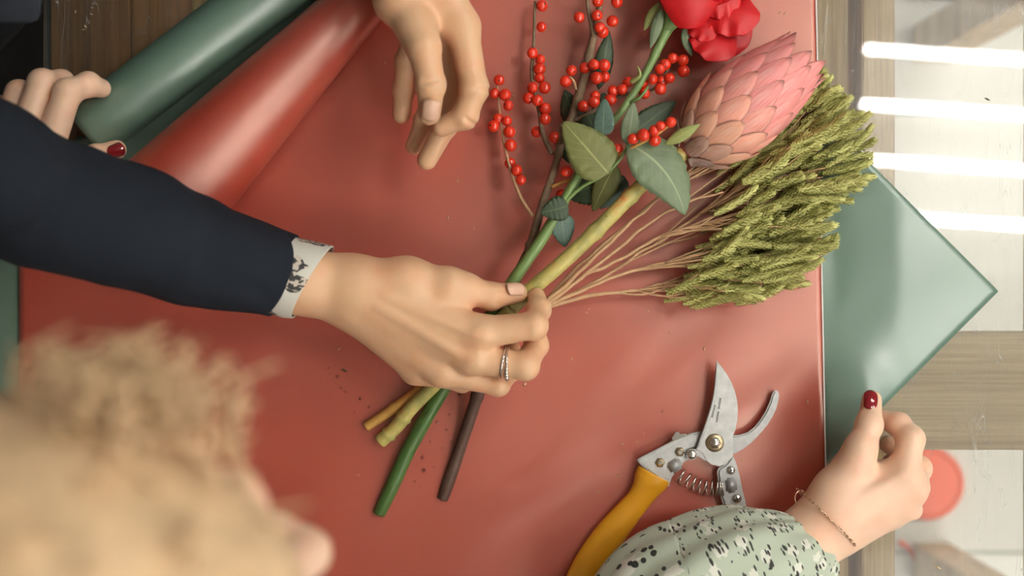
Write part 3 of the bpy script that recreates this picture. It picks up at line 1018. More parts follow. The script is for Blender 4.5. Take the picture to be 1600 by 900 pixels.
for ring, (cnt, rad, ln, wd, opn) in enumerate(((5, 0.022, 0.052, 0.052, 0.011), (5, 0.016, 0.052, 0.046, 0.006), (4, 0.010, 0.05, 0.036, 0.002), (3, 0.005, 0.046, 0.026, 0.0))):
    for k in range(cnt):
        a = 2 * math.pi * (k + 0.27 * ring) / cnt + 1.45
        out = sx * math.cos(a) + sz * math.sin(a)
        b0 = cal + ax * 0.010 + out * 0.004
        t0 = b0 + ax * ln + out * (rad + opn)
        petal(b0, t0, wd, out, 0.16, 0.45, ring * 10 + k, 0.8, 0.08)
petal(P(1078, 46, 0.056), P(1080, -74, 0.070), 0.056, (0.0, 0.15, 1), 0.16, 0.35, 65, 0.62, 0.03)
# loose outer petals reflexed to the right
petal(P(1080, 22, 0.040), P(1188, 26, 0.050), 0.036, (0.1, 0.35, 1), 0.10, 0.25, 60, 0.85, 0.16)
petal(P(1078, 26, 0.036), P(1142, 92, 0.052), 0.034, (0.3, 0.2, 1), 0.08, 0.25, 61, 0.85, 0.12)
petal(P(1086, 22, 0.036), P(1172, 66, 0.034), 0.044, (0.2, 0.1, 1), 0.04, 0.1, 62, 0.85, 0.2)
petal(P(1066, 30, 0.042), P(1118, 58, 0.050), 0.018, (0.2, 0.1, 1), 0.1, 0.3, 63, 0.85, 0.2)
petal(P(1092, 0, 0.05), P(1158, -6, 0.048), 0.034, (0.1, 0.1, 1), 0.1, 0.2, 64, 0.85, 0.12)

# --- winterberry branch
ilex = empty('winterberry_branch', P(850, 450, 0.0), 'forked winterberry branch with bare grey twigs and shiny red berries', 'berry branch')
stem('main_stem', [(942, -40, 0.030), (936, 15, 0.030), (926, 62, 0.031), (912, 122, 0.033), (896, 178, 0.036), (880, 215, 0.038), (866, 265, 0.040), (850, 312, 0.041), (836, 360, 0.042), (826, 395, 0.042)],
     [5, 5, 6, 7, 7, 6, 6, 6.5, 7, 8], M['bark'], ilex, 10, 7, 6, 3)
stem('lower_stem', [(826, 395, 0.042), (800, 450, 0.041), (770, 540, 0.034), (746, 618, 0.020), (722, 690, 0.010), (700, 755, 0.007), (691, 780, 0.006)],
     [8, 9, 9.5, 9.5, 9.5, 10, 8.5], M['bark_dark'], ilex, 10, 7, 3, 4)
stem('twig', [(832, 338, 0.040), (812, 305, 0.036), (797, 262, 0.030), (786, 215, 0.026), (780, 168, 0.022), (777, 132, 0.020)], [2.8, 2.6, 2.4, 2.1, 1.9, 1.6], M['twig'], ilex, 8, 6)
stem('twig', [(862, 240, 0.039), (848, 208, 0.033), (842, 170, 0.028), (831, 120, 0.024), (834, 70, 0.022), (836, 2, 0.020)], [4, 3.6, 3.4, 3.2, 2.6, 2.2], M['bark'], ilex, 8, 6)
stem('twig', [(928, 58, 0.032), (922, 30, 0.036), (916, -10, 0.038)], [4, 3.4, 3], M['bark'], ilex, 8, 6)
stem('twig', [(900, 140, 0.037), (896, 126, 0.042), (890, 120, 0.043)], [2.4, 2, 1.5], M['twig'], ilex, 6, 5)
stem('twig', [(897, 188, 0.038), (925, 175, 0.040), (950, 158, 0.040), (985, 146, 0.040), (1020, 140, 0.038), (1044, 108, 0.038)], [4, 3.6, 3, 2.6, 2.2, 1.8], M['bark'], ilex, 8, 6)
stem('twig', [(862, 292, 0.043), (885, 283, 0.046), (905, 279, 0.050)], [3, 2.6, 2.2], M['yellow_stem'], ilex, 8, 5)
stem('twig', [(950, 252, 0.056), (985, 232, 0.072), (1020, 214, 0.080), (1046, 196, 0.084)], [2.6, 2.3, 2, 1.7], M['yellow_stem'], ilex, 8, 5)
stem('twig', [(877, 222, 0.040), (878, 205, 0.048), (878, 195, 0.052)], [5, 4.6, 4.4], M['bark'], ilex, 8, 5)
leaf('leaf', (935, 140, 0.026), (952, 48, 0.028), 30, M['leaf_dark'], ilex, (0.2, 0, 1), 0.04, 0.2, 'long', 0.03, seed=31)
leaf('leaf', (905, 205, 0.030), (882, 140, 0.026), 38, M['leaf_dark'], ilex, (-0.2, 0, 1), 0.04, 0.2, 'long', 0.03, seed=32)
leaf('leaf', (900, 258, 0.030), (888, 215, 0.028), 34, M['leaf_dark'], ilex, (0, 0, 1), 0.04, 0.2, 'long', 0.03, seed=33)
leaf('leaf', (945, 145, 0.026), (930, 190, 0.030), 26, M['leaf_dark'], ilex, (0, 0, 1), 0.04, 0.2, 'long', 0.03, seed=34)
def uv_sphere(r, seg=16, rings=10, squash=0.94):
    V_, F_ = [(0, 0, r * squash)], []
    for i in range(1, rings):
        a = math.pi * i / rings
        dz = math.cos(a) * r * squash
        if i == 1: dz -= r * 0.02
        for k in range(seg):
            b = 2 * math.pi * k / seg
            V_.append((r * math.sin(a) * math.cos(b), r * math.sin(a) * math.sin(b), dz))
    V_[0] = (0, 0, r * squash * 0.94)
    V_.append((0, 0, -r * squash * 0.93))
    for k in range(seg): F_.append((0, 1 + k, 1 + (k + 1) % seg))
    for i in range(rings - 2):
        for k in range(seg):
            F_.append((1 + i * seg + k, 1 + (i + 1) * seg + k, 1 + (i + 1) * seg + (k + 1) % seg, 1 + i * seg + (k + 1) % seg))
    b = 1 + (rings - 2) * seg
    for k in range(seg): F_.append((b + k, len(V_) - 1, b + (k + 1) % seg))
    return V_, F_
bv, bf = uv_sphere(0.0045)
berry_me = mesh('berry', bv, bf)
dv, df_ = uv_sphere(0.0008, 8, 5, 0.5)
dot_me = mesh('berry_tip', dv, df_)
berries = [(780,125,.022),(773,146,.022),(789,148,.024),(794,165,.026),(779,186,.022),(792,189,.026),(771,197,.024),(796,206,.028),(798,227,.030),(797,255,.026),(807,266,.032),(814,281,.034),
 (847,9,.022),(846,42,.022),(832,83,.028),(844,93,.026),(843,108,.026),(843,122,.026),(832,137,.030),(851,137,.028),(826,153,.028),(840,157,.034),(852,170,.030),(852,186,.032),(839,206,.026),(867,215,.034),
 (905,27,.040),(933,24,.040),(957,33,.036),(937,43,.041),(964,3,.036),(934,2,.036),(942,50,.034),(893,110,.042),(884,127,.040),(914,106,.038),(928,101,.044),(944,102,.044),(932,122,.046),(944,120,.038),
 (911,166,.044),(928,159,.046),(930,150,.038),(958,142,.042),(972,140,.044),(981,128,.040),(954,156,.044),(1004,129,.040),(1007,146,.042),(1020,124,.046),(1031,108,.044),(1039,101,.040),(1051,91,.038),(1046,122,.040),(1034,127,.036),(1032,139,.044),(1067,94,.038),(1068,111,.036),
 (989,217,.080),(1005,211,.084),(1022,204,.086),(1032,197,.088),(1048,191,.090),(1023,219,.078),(964,233,.062),(951,237,.058),(885,268,.050),(877,305,.036),(843,377,.020)]
for i, (bx, by, bh) in enumerate(berries):
    bo = link('berry', berry_me, M['berry'], None)
    sc = rng.uniform(0.90, 1.08)
    bo.parent = ilex; bo.matrix_parent_inverse = Matrix.Translation(-ilex.location)
    bo.location = P(bx, by, bh); bo.scale = (sc, sc, sc * rng.uniform(0.92, 1.0))
    bo.rotation_euler = (rng.uniform(-0.9, 0.9), rng.uniform(-0.9, 0.9), rng.uniform(0, 6))
    if i % 3 == 0:
        do = link('berry_tip', dot_me, M['berry_dot'], None); do.parent = bo; do.location = (0, 0, 0.0040)

# --- pink protea
pro = empty('pink_protea', P(1000, 300, 0.0), 'large pink protea with overlapping pointed bracts on a thick ochre stem', 'protea')
stem('stem', [(1082, 228, 0.052), (1045, 256, 0.052), (1002, 290, 0.055), (930, 362, 0.058), (870, 418, 0.058), (830, 452, 0.055), (800, 482, 0.052)],
     [13, 12, 11.5, 12, 12, 12, 11], M['protea_stem'], pro, 14, 8, 3, 5)
stem('lower_stem', [(800, 482, 0.052), (730, 552, 0.036), (650, 630, 0.020), (618, 668, 0.014), (594, 690, 0.011)], [11, 11, 11, 11, 11], M['protea_stem'], pro, 14, 8, 2, 6)
pb0, pb1 = P(1070, 242, 0.050), P(1226, 114, 0.050)
pax = (pb1 - pb0).normalized(); PL = (pb1 - pb0).length
pu = pax.cross(V(0, 0, 1)).normalized(); pv = pu.cross(pax)
def prof(t):
    # body radius along the axis, metres
    xs_ = [0.0, 0.10, 0.22, 0.38, 0.55, 0.75, 0.95, 1.15]
    ys_ = [0.010, 0.0185, 0.0245, 0.0290, 0.0305, 0.0290, 0.0255, 0.0200]
    return float(np.interp(t, xs_, ys_))
core = [pb0 + pax * (PL * t) for t in np.linspace(0, 0.86, 14)]
d = tube_data(core, [prof(t) * 0.86 for t in np.linspace(0, 0.86, 14)], 20)
link('flower_core', mesh('flower_core', *d), simple('protea_core', srgb(196, 110, 104), 0.7), pro)
NB = 66
for i in range(NB):
    s = i / (NB - 1)
    t0 = -0.03 + 0.62 * s ** 0.95
    ang = i * 2.399963 + 0.6
    ln = 0.013 + 0.052 * min(1, s * 1.35) ** 1.05
    wd = 0.0125 + 0.0115 * math.sin(min(1, s * 1.3) * math.pi * 0.60)
    sp_, ws_ = [], []
    n = 11
    out = pu * math.cos(ang) + pv * math.sin(ang)
    lay = 0.0012 * (1 - s)
    for k in range(n + 1):
        u = k / n
        t = t0 + ln * u / PL
        r = prof(max(t, 0.0)) + lay + 0.0022 * math.sin(u * 2.6) + (0.0030 if s < 0.35 else 0.0010) * u ** 2 - 0.0016 * (1 - u)
        if s > 0.8: r -= 0.003 * (1 - u) * 0.5
        sp_.append(pb0 + pax * (PL * t) + out * r)
        ws_.append(max(0.0003, wd / 2 * (math.sin(math.pi * (0.30 + 0.70 * u ** 1.15)) ** 0.62 if u < 1 else 0.02)))
    d = blade_data(sp_, ws_, out, 0.32, 0.0, 8, 0, i)
    o = link('bract', mesh('bract', *d), M['bract'], pro)
    solidify(o, 0.0008, 0); subsurf(o, 1)
    c0, c1, c2 = np.array(srgb(128, 98, 82)[:3]), np.array(srgb(226, 154, 116)[:3]), np.array(srgb(220, 112, 108)[:3])
    cc = c0 + (c1 - c0) * min(1, s / 0.22) if s < 0.22 else c1 + (c2 - c1) * min(1, (s - 0.22) / 0.35)
    cc = cc * rng.uniform(0.88, 1.08)
    o.color = (*[float(x) for x in cc], 1)
leaf('leaf', (1040, 226, 0.082), (1094, 194, 0.090), 19, M['leaf_pale'], pro, (0, 0, 1), 0.06, 0.2, 'long', 0.02, seed=41)

# --- needle-leaved greenery
fol = empty('conifer_branch', P(1000, 400, 0.0), 'bushy branch of soft yellow-green needle foliage on tan twigs', 'greenery')
O = (852, 480)
stem('lower_stem', [(852, 480, 0.046), (800, 515, 0.042), (730, 560, 0.032), (664, 604, 0.018), (610, 642, 0.010), (572, 667, 0.008)], [7, 7.5, 8, 8, 8, 8], M['yellow_stem'], fol, 10, 8, 2, 9)
mains = [
 [(852, 480, .046), (905, 455, .045), (962, 432, .042), (1020, 415, .036), (1090, 405, .03), (1160, 398, .026)],
 [(852, 478, .047), (900, 440, .047), (960, 393, .046), (1010, 352, .046), (1060, 322, .045), (1130, 300, .045)],
 [(850, 474, .047), (905, 425, .050), (960, 372, .052), (1000, 335, .050), (1050, 296, .048), (1110, 262, .048)],
 [(852, 481, .045), (920, 462, .040), (985, 455, .034), (1040, 443, .026), (1100, 430, .02), (1180, 424, .02)],
 [(851, 476, .047), (915, 430, .045), (970, 405, .042), (1030, 370, .040), (1090, 352, .040), (1170, 340, .04)],
 [(851, 472, .046), (900, 420, .040), (950, 375, .036), (1005, 330, .034), (1080, 262, .026), (1170, 196, .02), (1240, 140, .018)],
 [(852, 479, .044), (930, 440, .034), (1010, 390, .028), (1100, 330, .022), (1190, 268, .02), (1260, 225, .02)]]
mdense = []
mparts = []
for i, mp_ in enumerate(mains):
    A = catmull(mp_, 8); mdense.append(A)
    n = len(A)
    W = [P(a[0] + 3 * mnoise.noise(V(k * 0.3, i, 0)), a[1] + 3 * mnoise.noise(V(k * 0.3, i, 7)), a[2]) for k, a in enumerate(A)]
    R = [S(3.6 - 2.2 * k / n) for k in range(n)]
    mparts.append([tube_data(W, R, 7)])
# sprig variants
def sprig_mesh(L, bend, seed):
    rn = random.Random(seed)
    V_, F_, U_ = [], [], []
    rows = int(L / 0.00125)
    def spine(s):
        x = s * L
        return V(x, bend * L * s * s, 0.06 * L * math.sin(3 * s + seed)), (V(1, 2 * bend * s, 0)).normalized()
    sv = [spine(k / 8)[0] for k in range(9)]
    d = tube_data(sv, [0.0007] * 9, 5); V_ += d[0]; F_ += d[1]; U_ += [(0.5, 0.0)] * len(d[0])
    for r in range(rows):
        s = r / rows
        c, t = spine(s)
        u = t.cross(V(0, 0, 1)).normalized(); v_ = u.cross(t)
        full = min(1.0, 0.45 + s * 2.0)
        for k in range(5):
            a = 2 * math.pi * k / 5 + r * 0.68 + rn.uniform(-0.2, 0.2)
            out = u * math.cos(a) + v_ * math.sin(a)
            spread = rn.uniform(0.65, 0.95) * (1.0 if s < 0.85 else 0.6)
            dr = (t * 1.0 + out * spread).normalized()
            ln = rn.uniform(0.0042, 0.0056) * full * (1.0 if s < 0.9 else 0.8)
            sd = dr.cross(out).normalized() * 0.00085
            b = len(V_)
            p = c + out * 0.0006
            mid = p + dr * ln * 0.45 + out * 0.0003
            V_ += [p, mid + sd, mid - sd, p + dr * ln - out * 0.0006, mid + out * 0.0005]
            U_ += [(0.5, 0.0), (0, 0.4), (1, 0.4), (0.5, 1.0), (0.5, 0.5)]
            F_ += [(b, b + 1, b + 4), (b, b + 4, b + 2), (b + 1, b + 3, b + 4), (b + 4, b + 3, b + 2)]
    return mesh('sprig', V_, F_, U_)
variants = [(L, sprig_mesh(L, bnd, sd)) for sd, (L, bnd) in enumerate(((0.024, 0.12), (0.032, -0.10), (0.040, 0.15), (0.046, -0.12), (0.036, 0.05), (0.028, -0.2)))]
THE = [2, 7, 12, 17, 22, 27, 32, 37, 42]
RMAX = [350, 415, 470, 478, 545, 590, 585, 572, 596]
RMIN = [205, 205, 215, 240, 255, 300, 330, 380, 430]
def rot_to(d, roll_):
    d = d.normalized()
    y = V(0, 0, 1).cross(d)
    if y.length < 1e-3: y = V(0, 1, 0)
    y.normalize(); z = d.cross(y)
    Mx = Matrix((d, y, z)).transposed()
    return Mx @ Matrix.Rotation(roll_, 3, 'X')
rs = random.Random(11)
NS = 285
for i in range(NS):
    th = rs.uniform(3.5, 41.5) if i > 26 else 4 + (i % 27) * 1.42
    rmax = np.interp(th, THE, RMAX); rmin = np.interp(th, THE, RMIN)
    f = 1.0 if i < 27 else rs.random() ** 0.85
    rend = rmin + 55 + f * (rmax - rmin - 55) - (rs.uniform(0, 14) if i < 27 else 0)
    L, me_ = variants[rs.randrange(len(variants))]
    Lp = L / 0.00048
    ex, ey = O[0] + rend * math.cos(math.radians(th)), O[1] - rend * math.sin(math.radians(th))
    hd = math.radians(th * 0.86 + 2 + rs.uniform(-11, 11))
    he = rs.uniform(0.010, 0.052)
    if th > 33: he = rs.uniform(0.010, 0.030)
    hb = max(0.008, he + rs.uniform(-0.008, 0.006))
    bx, by = ex - Lp * math.cos(hd), ey + Lp * math.sin(hd)
    pb_, pe_ = P(bx, by, hb), P(ex, ey, he)
    dirv = (pe_ - pb_).normalized()
    o = link('sprig', me_, M['needle'], None)
    o.parent = fol; o.matrix_parent_inverse = Matrix.Translation(-fol.location)
    sc = (pe_ - pb_).length / L
    o.matrix_basis = Matrix.Translation(pb_) @ rot_to(dirv, rs.uniform(0, 6.28)).to_4x4() @ Matrix.Diagonal((sc, 1.08 + 0.2 * rs.random(), 1.08 + 0.2 * rs.random(), 1))
    # thin twig back to the nearest main branch
    best = None
    for mi, A in enumerate(mdense):
        for k in range(6, len(A)):
            if math.hypot(A[k][0] - O[0], A[k][1] - O[1]) > (rend - Lp) * 0.86: break
            dd = math.hypot(A[k][0] - bx, A[k][1] - by) + 600 * abs(A[k][2] - hb)
            if best is None or dd < best[0]: best = (dd, mi, k)
    if best and (i < 27 or i % 3 == 0):
        a = mdense[best[1]][best[2]]
        j = max(0, best[2] - 6); a = mdense[best[1]][j]
        mx_, my_ = (a[0] + bx) / 2 + 4, (a[1] + by) / 2 + rs.uniform(-4, 8)
        path = catmull([(a[0], a[1], a[2]), (mx_, my_, (a[2] + hb) / 2), (bx, by, hb)], 5)
        mparts[best[1]].append(tube_data([P(*q) for q in path], [S(1.6)] * 6 + [S(1.2)] * 5, 5))
for pr in mparts:
    d = join_data(pr)
    link('branch', mesh('branch', *d), M['twig'], fol)

# ------------------------------------------------------------------ secateurs
sec = empty('secateurs', P(1100, 720, 0.0), 'worn steel secateurs with yellow grips, lying open on the red paper', 'secateurs')
def zz(pts, ox=880, oy=540, k=2.5): return [(ox + x / k, oy + y / k) for x, y in pts]
def plate(name, pix, h0, h1, mat, bev=0.0006, smooth_n=0, parent=None, bseg=2):
    if smooth_n:
        pix = [tuple(p) for p in catmull(list(pix) + [pix[0]], smooth_n)[:-1]]
    n = len(pix)
    bm = bmesh.new()
    lo = [bm.verts.new(P(x, y, h1) - V(0, 0, h1 - h0)) for x, y in pix]
    f = bm.faces.new(lo)
    r = bmesh.ops.extrude_face_region(bm, geom=[f])
    for v in r['geom']:
        if isinstance(v, bmesh.types.BMVert): v.co.z += (h1 - h0)
    bmesh.ops.recalc_face_normals(bm, faces=bm.faces[:])
    if bev:
        ed = [e for e in bm.edges if abs(e.verts[0].co.z - e.verts[1].co.z) < 1e-6]
        bmesh.ops.bevel(bm, geom=ed, offset=bev, segments=bseg, affect='EDGES', clamp_overlap=True)
    me = bpy.data.meshes.new(name); bm.to_mesh(me); bm.free()
    return link(name, me, mat, parent or sec, True, 35)
blade = plate('cutting_blade', zz([(600, 60), (618, 82), (640, 112), (658, 144), (671, 178), (680, 215), (683, 250), (681, 290), (673, 330), (664, 352), (662, 390), (664, 430), (640, 460), (610, 472), (580, 465), (556, 446), (543, 420), (520, 404), (530, 375), (546, 330), (560, 290), (574, 245), (586, 195), (592, 150), (595, 110)]), 0.017, 0.0205, M['steel'], 0.0007)
plate('blade_bevel', zz([(600, 64), (597, 110), (594, 150), (588, 195), (576, 245), (562, 290), (548, 330), (532, 375), (523, 402), (536, 396), (556, 340), (572, 296), (588, 248), (598, 200), (603, 150), (602, 110)]), 0.0200, 0.0209, M['cast'], 0.0003, parent=blade)
hook = plate('hooked_counter_blade', zz([(660, 352), (690, 350), (722, 340), (750, 318), (772, 290), (792, 258), (808, 222), (818, 188), (827, 175), (838, 177), (845, 190), (842, 215), (834, 245), (818, 280), (798, 312), (770, 345), (738, 378), (705, 404), (672, 422), (640, 430), (600, 420), (600, 360)]), 0.0115, 0.0165, M['cast'], 0.0012)
plate('link_arm', zz([(480, 430), (484, 412), (500, 404), (530, 406), (548, 412), (562, 440), (556, 452), (540, 440), (524, 432), (514, 444), (498, 448), (484, 442)]), 0.0165, 0.0195, M['cast'], 0.0008, parent=blade)
lhd = plate('left_handle_arm', zz([(289, 450), (300, 440), (380, 400), (450, 362), (510, 342), (540, 336), (530, 366), (520, 400), (500, 405), (485, 415), (482, 435), (492, 447), (478, 452), (460, 470), (436, 500), (425, 515), (414, 553), (398, 546), (340, 496), (305, 468)]), 0.0095, 0.0165, M['cast'], 0.0016)
plate('handle_rib', zz([(292, 446), (300, 438), (380, 398), (450, 360), (508, 341), (510, 350), (455, 374), (385, 412), (312, 458), (300, 462)]), 0.0160, 0.0178, M['steel'], 0.0006, parent=lhd)
plate('safety_catch', zz([(424, 362), (440, 338), (452, 336), (456, 346), (478, 344), (486, 352), (470, 358), (452, 366), (432, 374)]), 0.0150, 0.0205, M['chrome'], 0.0006, parent=lhd)
rhd = plate('right_handle_arm', zz([(662, 430), (672, 446), (682, 476), (692, 516), (702, 566), (713, 610), (722, 652), (640, 652), (626, 620), (612, 578), (606, 520), (602, 496), (608, 480), (630, 466)]), 0.0095, 0.0165, M['cast'], 0.0016)
def bolt(c, r, h, mat, parent, hexa=False, slot=False):
    cx, cy = zz([c])[0]
    q = P(cx, cy, h); r = S(r / 2.5, h)
    prof_ = [(r, -0.003), (r, 0.0005), (r * 0.82, 0.0016), (r * 0.45, 0.0021), (0.0001, 0.0022)]
    o = disc_lathe('bolt', prof_, 6 if hexa else 20, mat, parent, (0, 0, 0))
    o.matrix_parent_inverse = Matrix.Translation(-sec.location); o.location = q
    if hexa:
        i = disc_lathe('bolt_end', [(r * 0.55, 0), (r * 0.55, 0.0026), (r * 0.4, 0.0032), (0.0001, 0.0033)], 16, M['chrome'], None)
        i.parent = o; i.location = (0, 0, 0)
    if slot:
        for a in (0.4, 0.4 + math.pi / 2):
            s_ = link('slot', box_mesh('slot', -r * 0.6, r * 0.6, -r * 0.09, r * 0.09, 0.0015, 0.0023), M['ink'], None, False)
            s_.parent = o; s_.rotation_euler = (0, 0, a)
    return o
bolt((592, 380), 36, 0.0206, M['brass'], sec); bolt((592, 380), 24, 0.0222, M['chrome'], sec, True)
bolt((378, 457), 20, 0.0165, M['brass'], sec, True); bolt((455, 415), 20, 0.0165, M['brass'], sec, True)
bolt((502, 425), 19, 0.0192, M['chrome'], sec)
bolt((655, 487), 17, 0.0165, M['chrome'], sec, False, True); bolt((678, 597), 19, 0.0165, M['chrome'], sec, False, True)
def lump(name, c, r, h, rot, parent, mat):
    cx, cy = zz([c])[0]
    o = link(name, box_mesh(name, -S(r[0] / 2.5), S(r[0] / 2.5), -S(r[1] / 2.5), S(r[1] / 2.5), -0.002, 0.003, 0.0018), mat, None)
    o.parent = parent; o.matrix_parent_inverse = Matrix.Translation(-sec.location)
    o.location = P(cx, cy, h); o.rotation_euler = (0, 0, rot)
lump('spring_seat', (435, 468), (28, 24), 0.0155, 0.6, sec, M['cast'])
lump('spring_seat', (655, 545), (22, 30), 0.0155, 0.1, sec, M['cast'])
# coil spring
sp_pts = catmull([(452, 505), (500, 535), (550, 553), (600, 558), (622, 556)], 30)
coil = []
for i, (x, y) in enumerate(sp_pts):
    a = i / (len(sp_pts) - 1) * 2 * math.pi * 8.5
    k = min(i + 1, len(sp_pts) - 1); k0 = max(i - 1, 0)
    tx_, ty_ = sp_pts[k] - sp_pts[k0]; L = math.hypot(tx_, ty_)
    nx_, ny_ = -ty_ / L, tx_ / L
    rr = 30 + 6 * i / len(sp_pts)
    X, Y = zz([(x + nx_ * rr * math.cos(a), y + ny_ * rr * math.cos(a))])[0]
    q = P(X, Y, 0.0132); q.z += S(rr / 2.5) * 0.62 * math.sin(a); coil.append(q)
cc_ = catmull([tuple(q) for q in coil], 3)
d = tube_data(cc_, [0.0006] * len(cc_), 6); link('coil_spring', mesh('coil_spring', *d), M['chrome'], sec)
# yellow grips: lofted ovals
def grip(rings, h, name='grip'):
    A = catmull(rings, 7)
    pts, rad = [], []
    for x, y, r in A:
        X, Y = zz([(x, y)])[0]; pts.append(P(X, Y, h)); rad.append(S(r / 2.5, h))
    d = tube_data(pts, rad, 24, True, None, None, 0.66)
    o = link(name, mesh(name, *d), M['yellow'], sec); subsurf(o, 1); return o
grip([(356, 500, 70), (340, 530, 67), (321, 563, 55), (294, 602, 49), (256, 648, 52), (212, 702, 58), (165, 762, 62), (118, 828, 62), (78, 892, 58), (48, 950, 52), (28, 1000, 42), (18, 1030, 20)], 0.0140)
grip([(676, 632, 38), (680, 650, 43), (688, 700, 46), (700, 780, 54), (712, 880, 56), (715, 980, 50), (712, 1040, 26)], 0.0140)
# tiny dark print on the blade: strokes too small to read
rp = random.Random(5)
pt = []
for line, (x0, y0, n_, w_, l_) in enumerate(((614, 206, 20, 3.0, 9.5), (592, 232, 15, 2.0, 10))):
    for k in range(n_):
        if line == 0 and k in (9, 10): continue
        cx, cy = x0 - k * 0.78, y0 + k * (4.8 if line == 0 else 3.4)
        ll = l_ * rp.uniform(0.7, 1.0)
        quad = [(cx - ll / 2, cy - w_ / 2), (cx + ll / 2, cy - w_ / 2 + 0.8), (cx + ll / 2, cy + w_ / 2 + 0.8), (cx - ll / 2, cy + w_ / 2)]
        pt.append([P(x, y, 0.02062) for x, y in zz(quad)])
V_, F_ = [], []
for q in pt:
    b = len(V_); V_ += q; F_.append((b + 3, b + 2, b + 1, b))
o = link('blade_print', mesh('blade_print', V_, F_), M['ink'], blade, False)
o.matrix_parent_inverse = Matrix.Translation(-sec.location)
for o in list(bpy.data.objects):
    if o.name.split('.')[0] in ('blade_bevel', 'link_arm', 'handle_rib', 'safety_catch'):
        o.matrix_parent_inverse = Matrix.Identity(4)
for o in (blade, lhd):
    for c in o.children: c.matrix_parent_inverse = Matrix.Identity(4)

# ------------------------------------------------------------------ people
mm = 0.001
def fing(pts, rad): return ([P(*p) for p in pts], [r * mm for r in rad])
def pal(a, b, ra, rb): return (P(*a), P(*b), ra * mm, rb * mm)

# ---- person in the navy jacket: right hand holds the stems, left hand hovers
perA = empty('person', (-0.62, 0.42, 0.0), 'person in navy jacket with printed cuff, holding the flower stems', 'person', 'two people at the table')
h1 = hand_mesh(
    palm=[pal((400, 416, .098), (470, 434, .086), 21, 20.5), pal((470, 434, .086), (545, 446, .079), 20.5, 20),
          pal((466, 446, .083), (548, 470, .074), 19, 17.5),
          pal((545, 441, .080), (636, 438, .081), 18, 15.0), pal((636, 438, .081), (702, 447, .081), 15.0, 12.4),
          pal((560, 446, .082), (750, 520, .086), 16, 11.5), pal((560, 456, .082), (738, 558, .080), 16, 11.5),
          pal((555, 468, .078), (690, 578, .068), 16, 11), pal((548, 478, .074), (648, 574, .058), 15, 11),
          pal((600, 455, .074), (700, 500, .070), 14, 12), pal((640, 490, .068), (700, 540, .060), 14, 12)],
    fingers=[fing([(702, 446, .082), (728, 452, .079), (767, 463, .074), (808, 457, .066)], [12.5, 11.2, 9.6, 7.4]),
             fing([(750, 520, .086), (834, 509, .088), (842, 484, .073), (838, 463, .062)], [11.8, 9.6, 8.2, 6.6]),
             fing([(738, 560, .080), (820, 572, .083), (838, 540, .064), (838, 508, .052)], [11.4, 9.8, 8.4, 7.0]),
             fing([(690, 580, .068), (778, 600, .063), (800, 578, .044), (800, 545, .036)], [10.6, 8.4, 7.6, 6.6]),
             fing([(650, 580, .056), (722, 596, .046), (745, 575, .034), (755, 550, .028)], [9.6, 7.6, 6.8, 6.0])],
    bumps=[(P(600, 462, .0968), P(738, 520, .0962), 2.2 * mm, 1.8 * mm), (P(590, 476, .0965), P(722, 556, .0900), 2.2 * mm, 1.8 * mm),
           (P(750, 520, .0945), P(754, 521, .0945), 5 * mm, 5 * mm), (P(739, 560, .0885), P(743, 561, .0885), 5 * mm, 5 * mm), (P(692, 580, .075), P(696, 581, .075), 5 * mm, 5 * mm),
           (P(548, 488, .088), P(552, 489, .088), 6 * mm, 6 * mm)])
# left hand from the top: thumb over loosely curled fingers
h2 = hand_mesh(
    palm=[pal((655, -140, .105), (652, -60, .098), 24, 23), pal((640, -140, .088), (640, -60, .085), 22, 21),
          pal((630, -60, .104), (622, 0, .106), 19, 15), pal((622, 0, .106), (654, 52, .116), 15, 12.5),
          pal((668, -50, .102), (722, 40, .100), 17, 12), pal((660, -50, .088), (708, 50, .084), 17, 11.5),
          pal((650, -40, .074), (684, 50, .066), 16, 11), pal((640, -40, .068), (652, 38, .052), 15, 10),
          pal((655, -20, .098), (690, 30, .092), 17, 14), pal((640, -10, .086), (665, 40, .076), 16, 13)],
    fingers=[fing([(650, 44, .116), (662, 74, .122), (673, 132, .121), (671, 178, .112)], [12.6, 11.4, 9.8, 7.8]),
             fing([(722, 42, .100), (741, 138, .102), (727, 182, .097), (690, 199, .093)], [11.6, 9.8, 8.6, 6.8]),
             fing([(708, 52, .084), (710, 140, .078), (696, 196, .068), (667, 250, .060)], [11, 9.4, 8.4, 7.4]),
             fing([(684, 52, .066), (678, 140, .056), (664, 190, .048), (647, 228, .042)], [10.4, 8.8, 7.8, 6.6]),
             fing([(652, 40, .052), (636, 95, .044), (631, 140, .040), (628, 179, .036)], [9.6, 8.6, 8.0, 7.2])],
    grooves=crease(P(738, 112, .1015), P(741, 138, .102) - P(722, 42, .100), 0.0107, 100, 190, 0.0006) + crease(P(741, 141, .102), P(727, 182, .097) - P(722, 42, .100), 0.0104, 90, 195, 0.0007)
            + crease(P(727, 180, .0975), P(690, 199, .093) - P(741, 138, .102), 0.0093, 100, 200, 0.0006)
            + crease(P(672.5, 124, .1212), P(673, 132, .121) - P(662, 74, .122), 0.0107, 60, 120, 0.0004) + crease(P(672.8, 131, .121), P(673, 132, .121) - P(662, 74, .122), 0.0104, 60, 120, 0.0004))

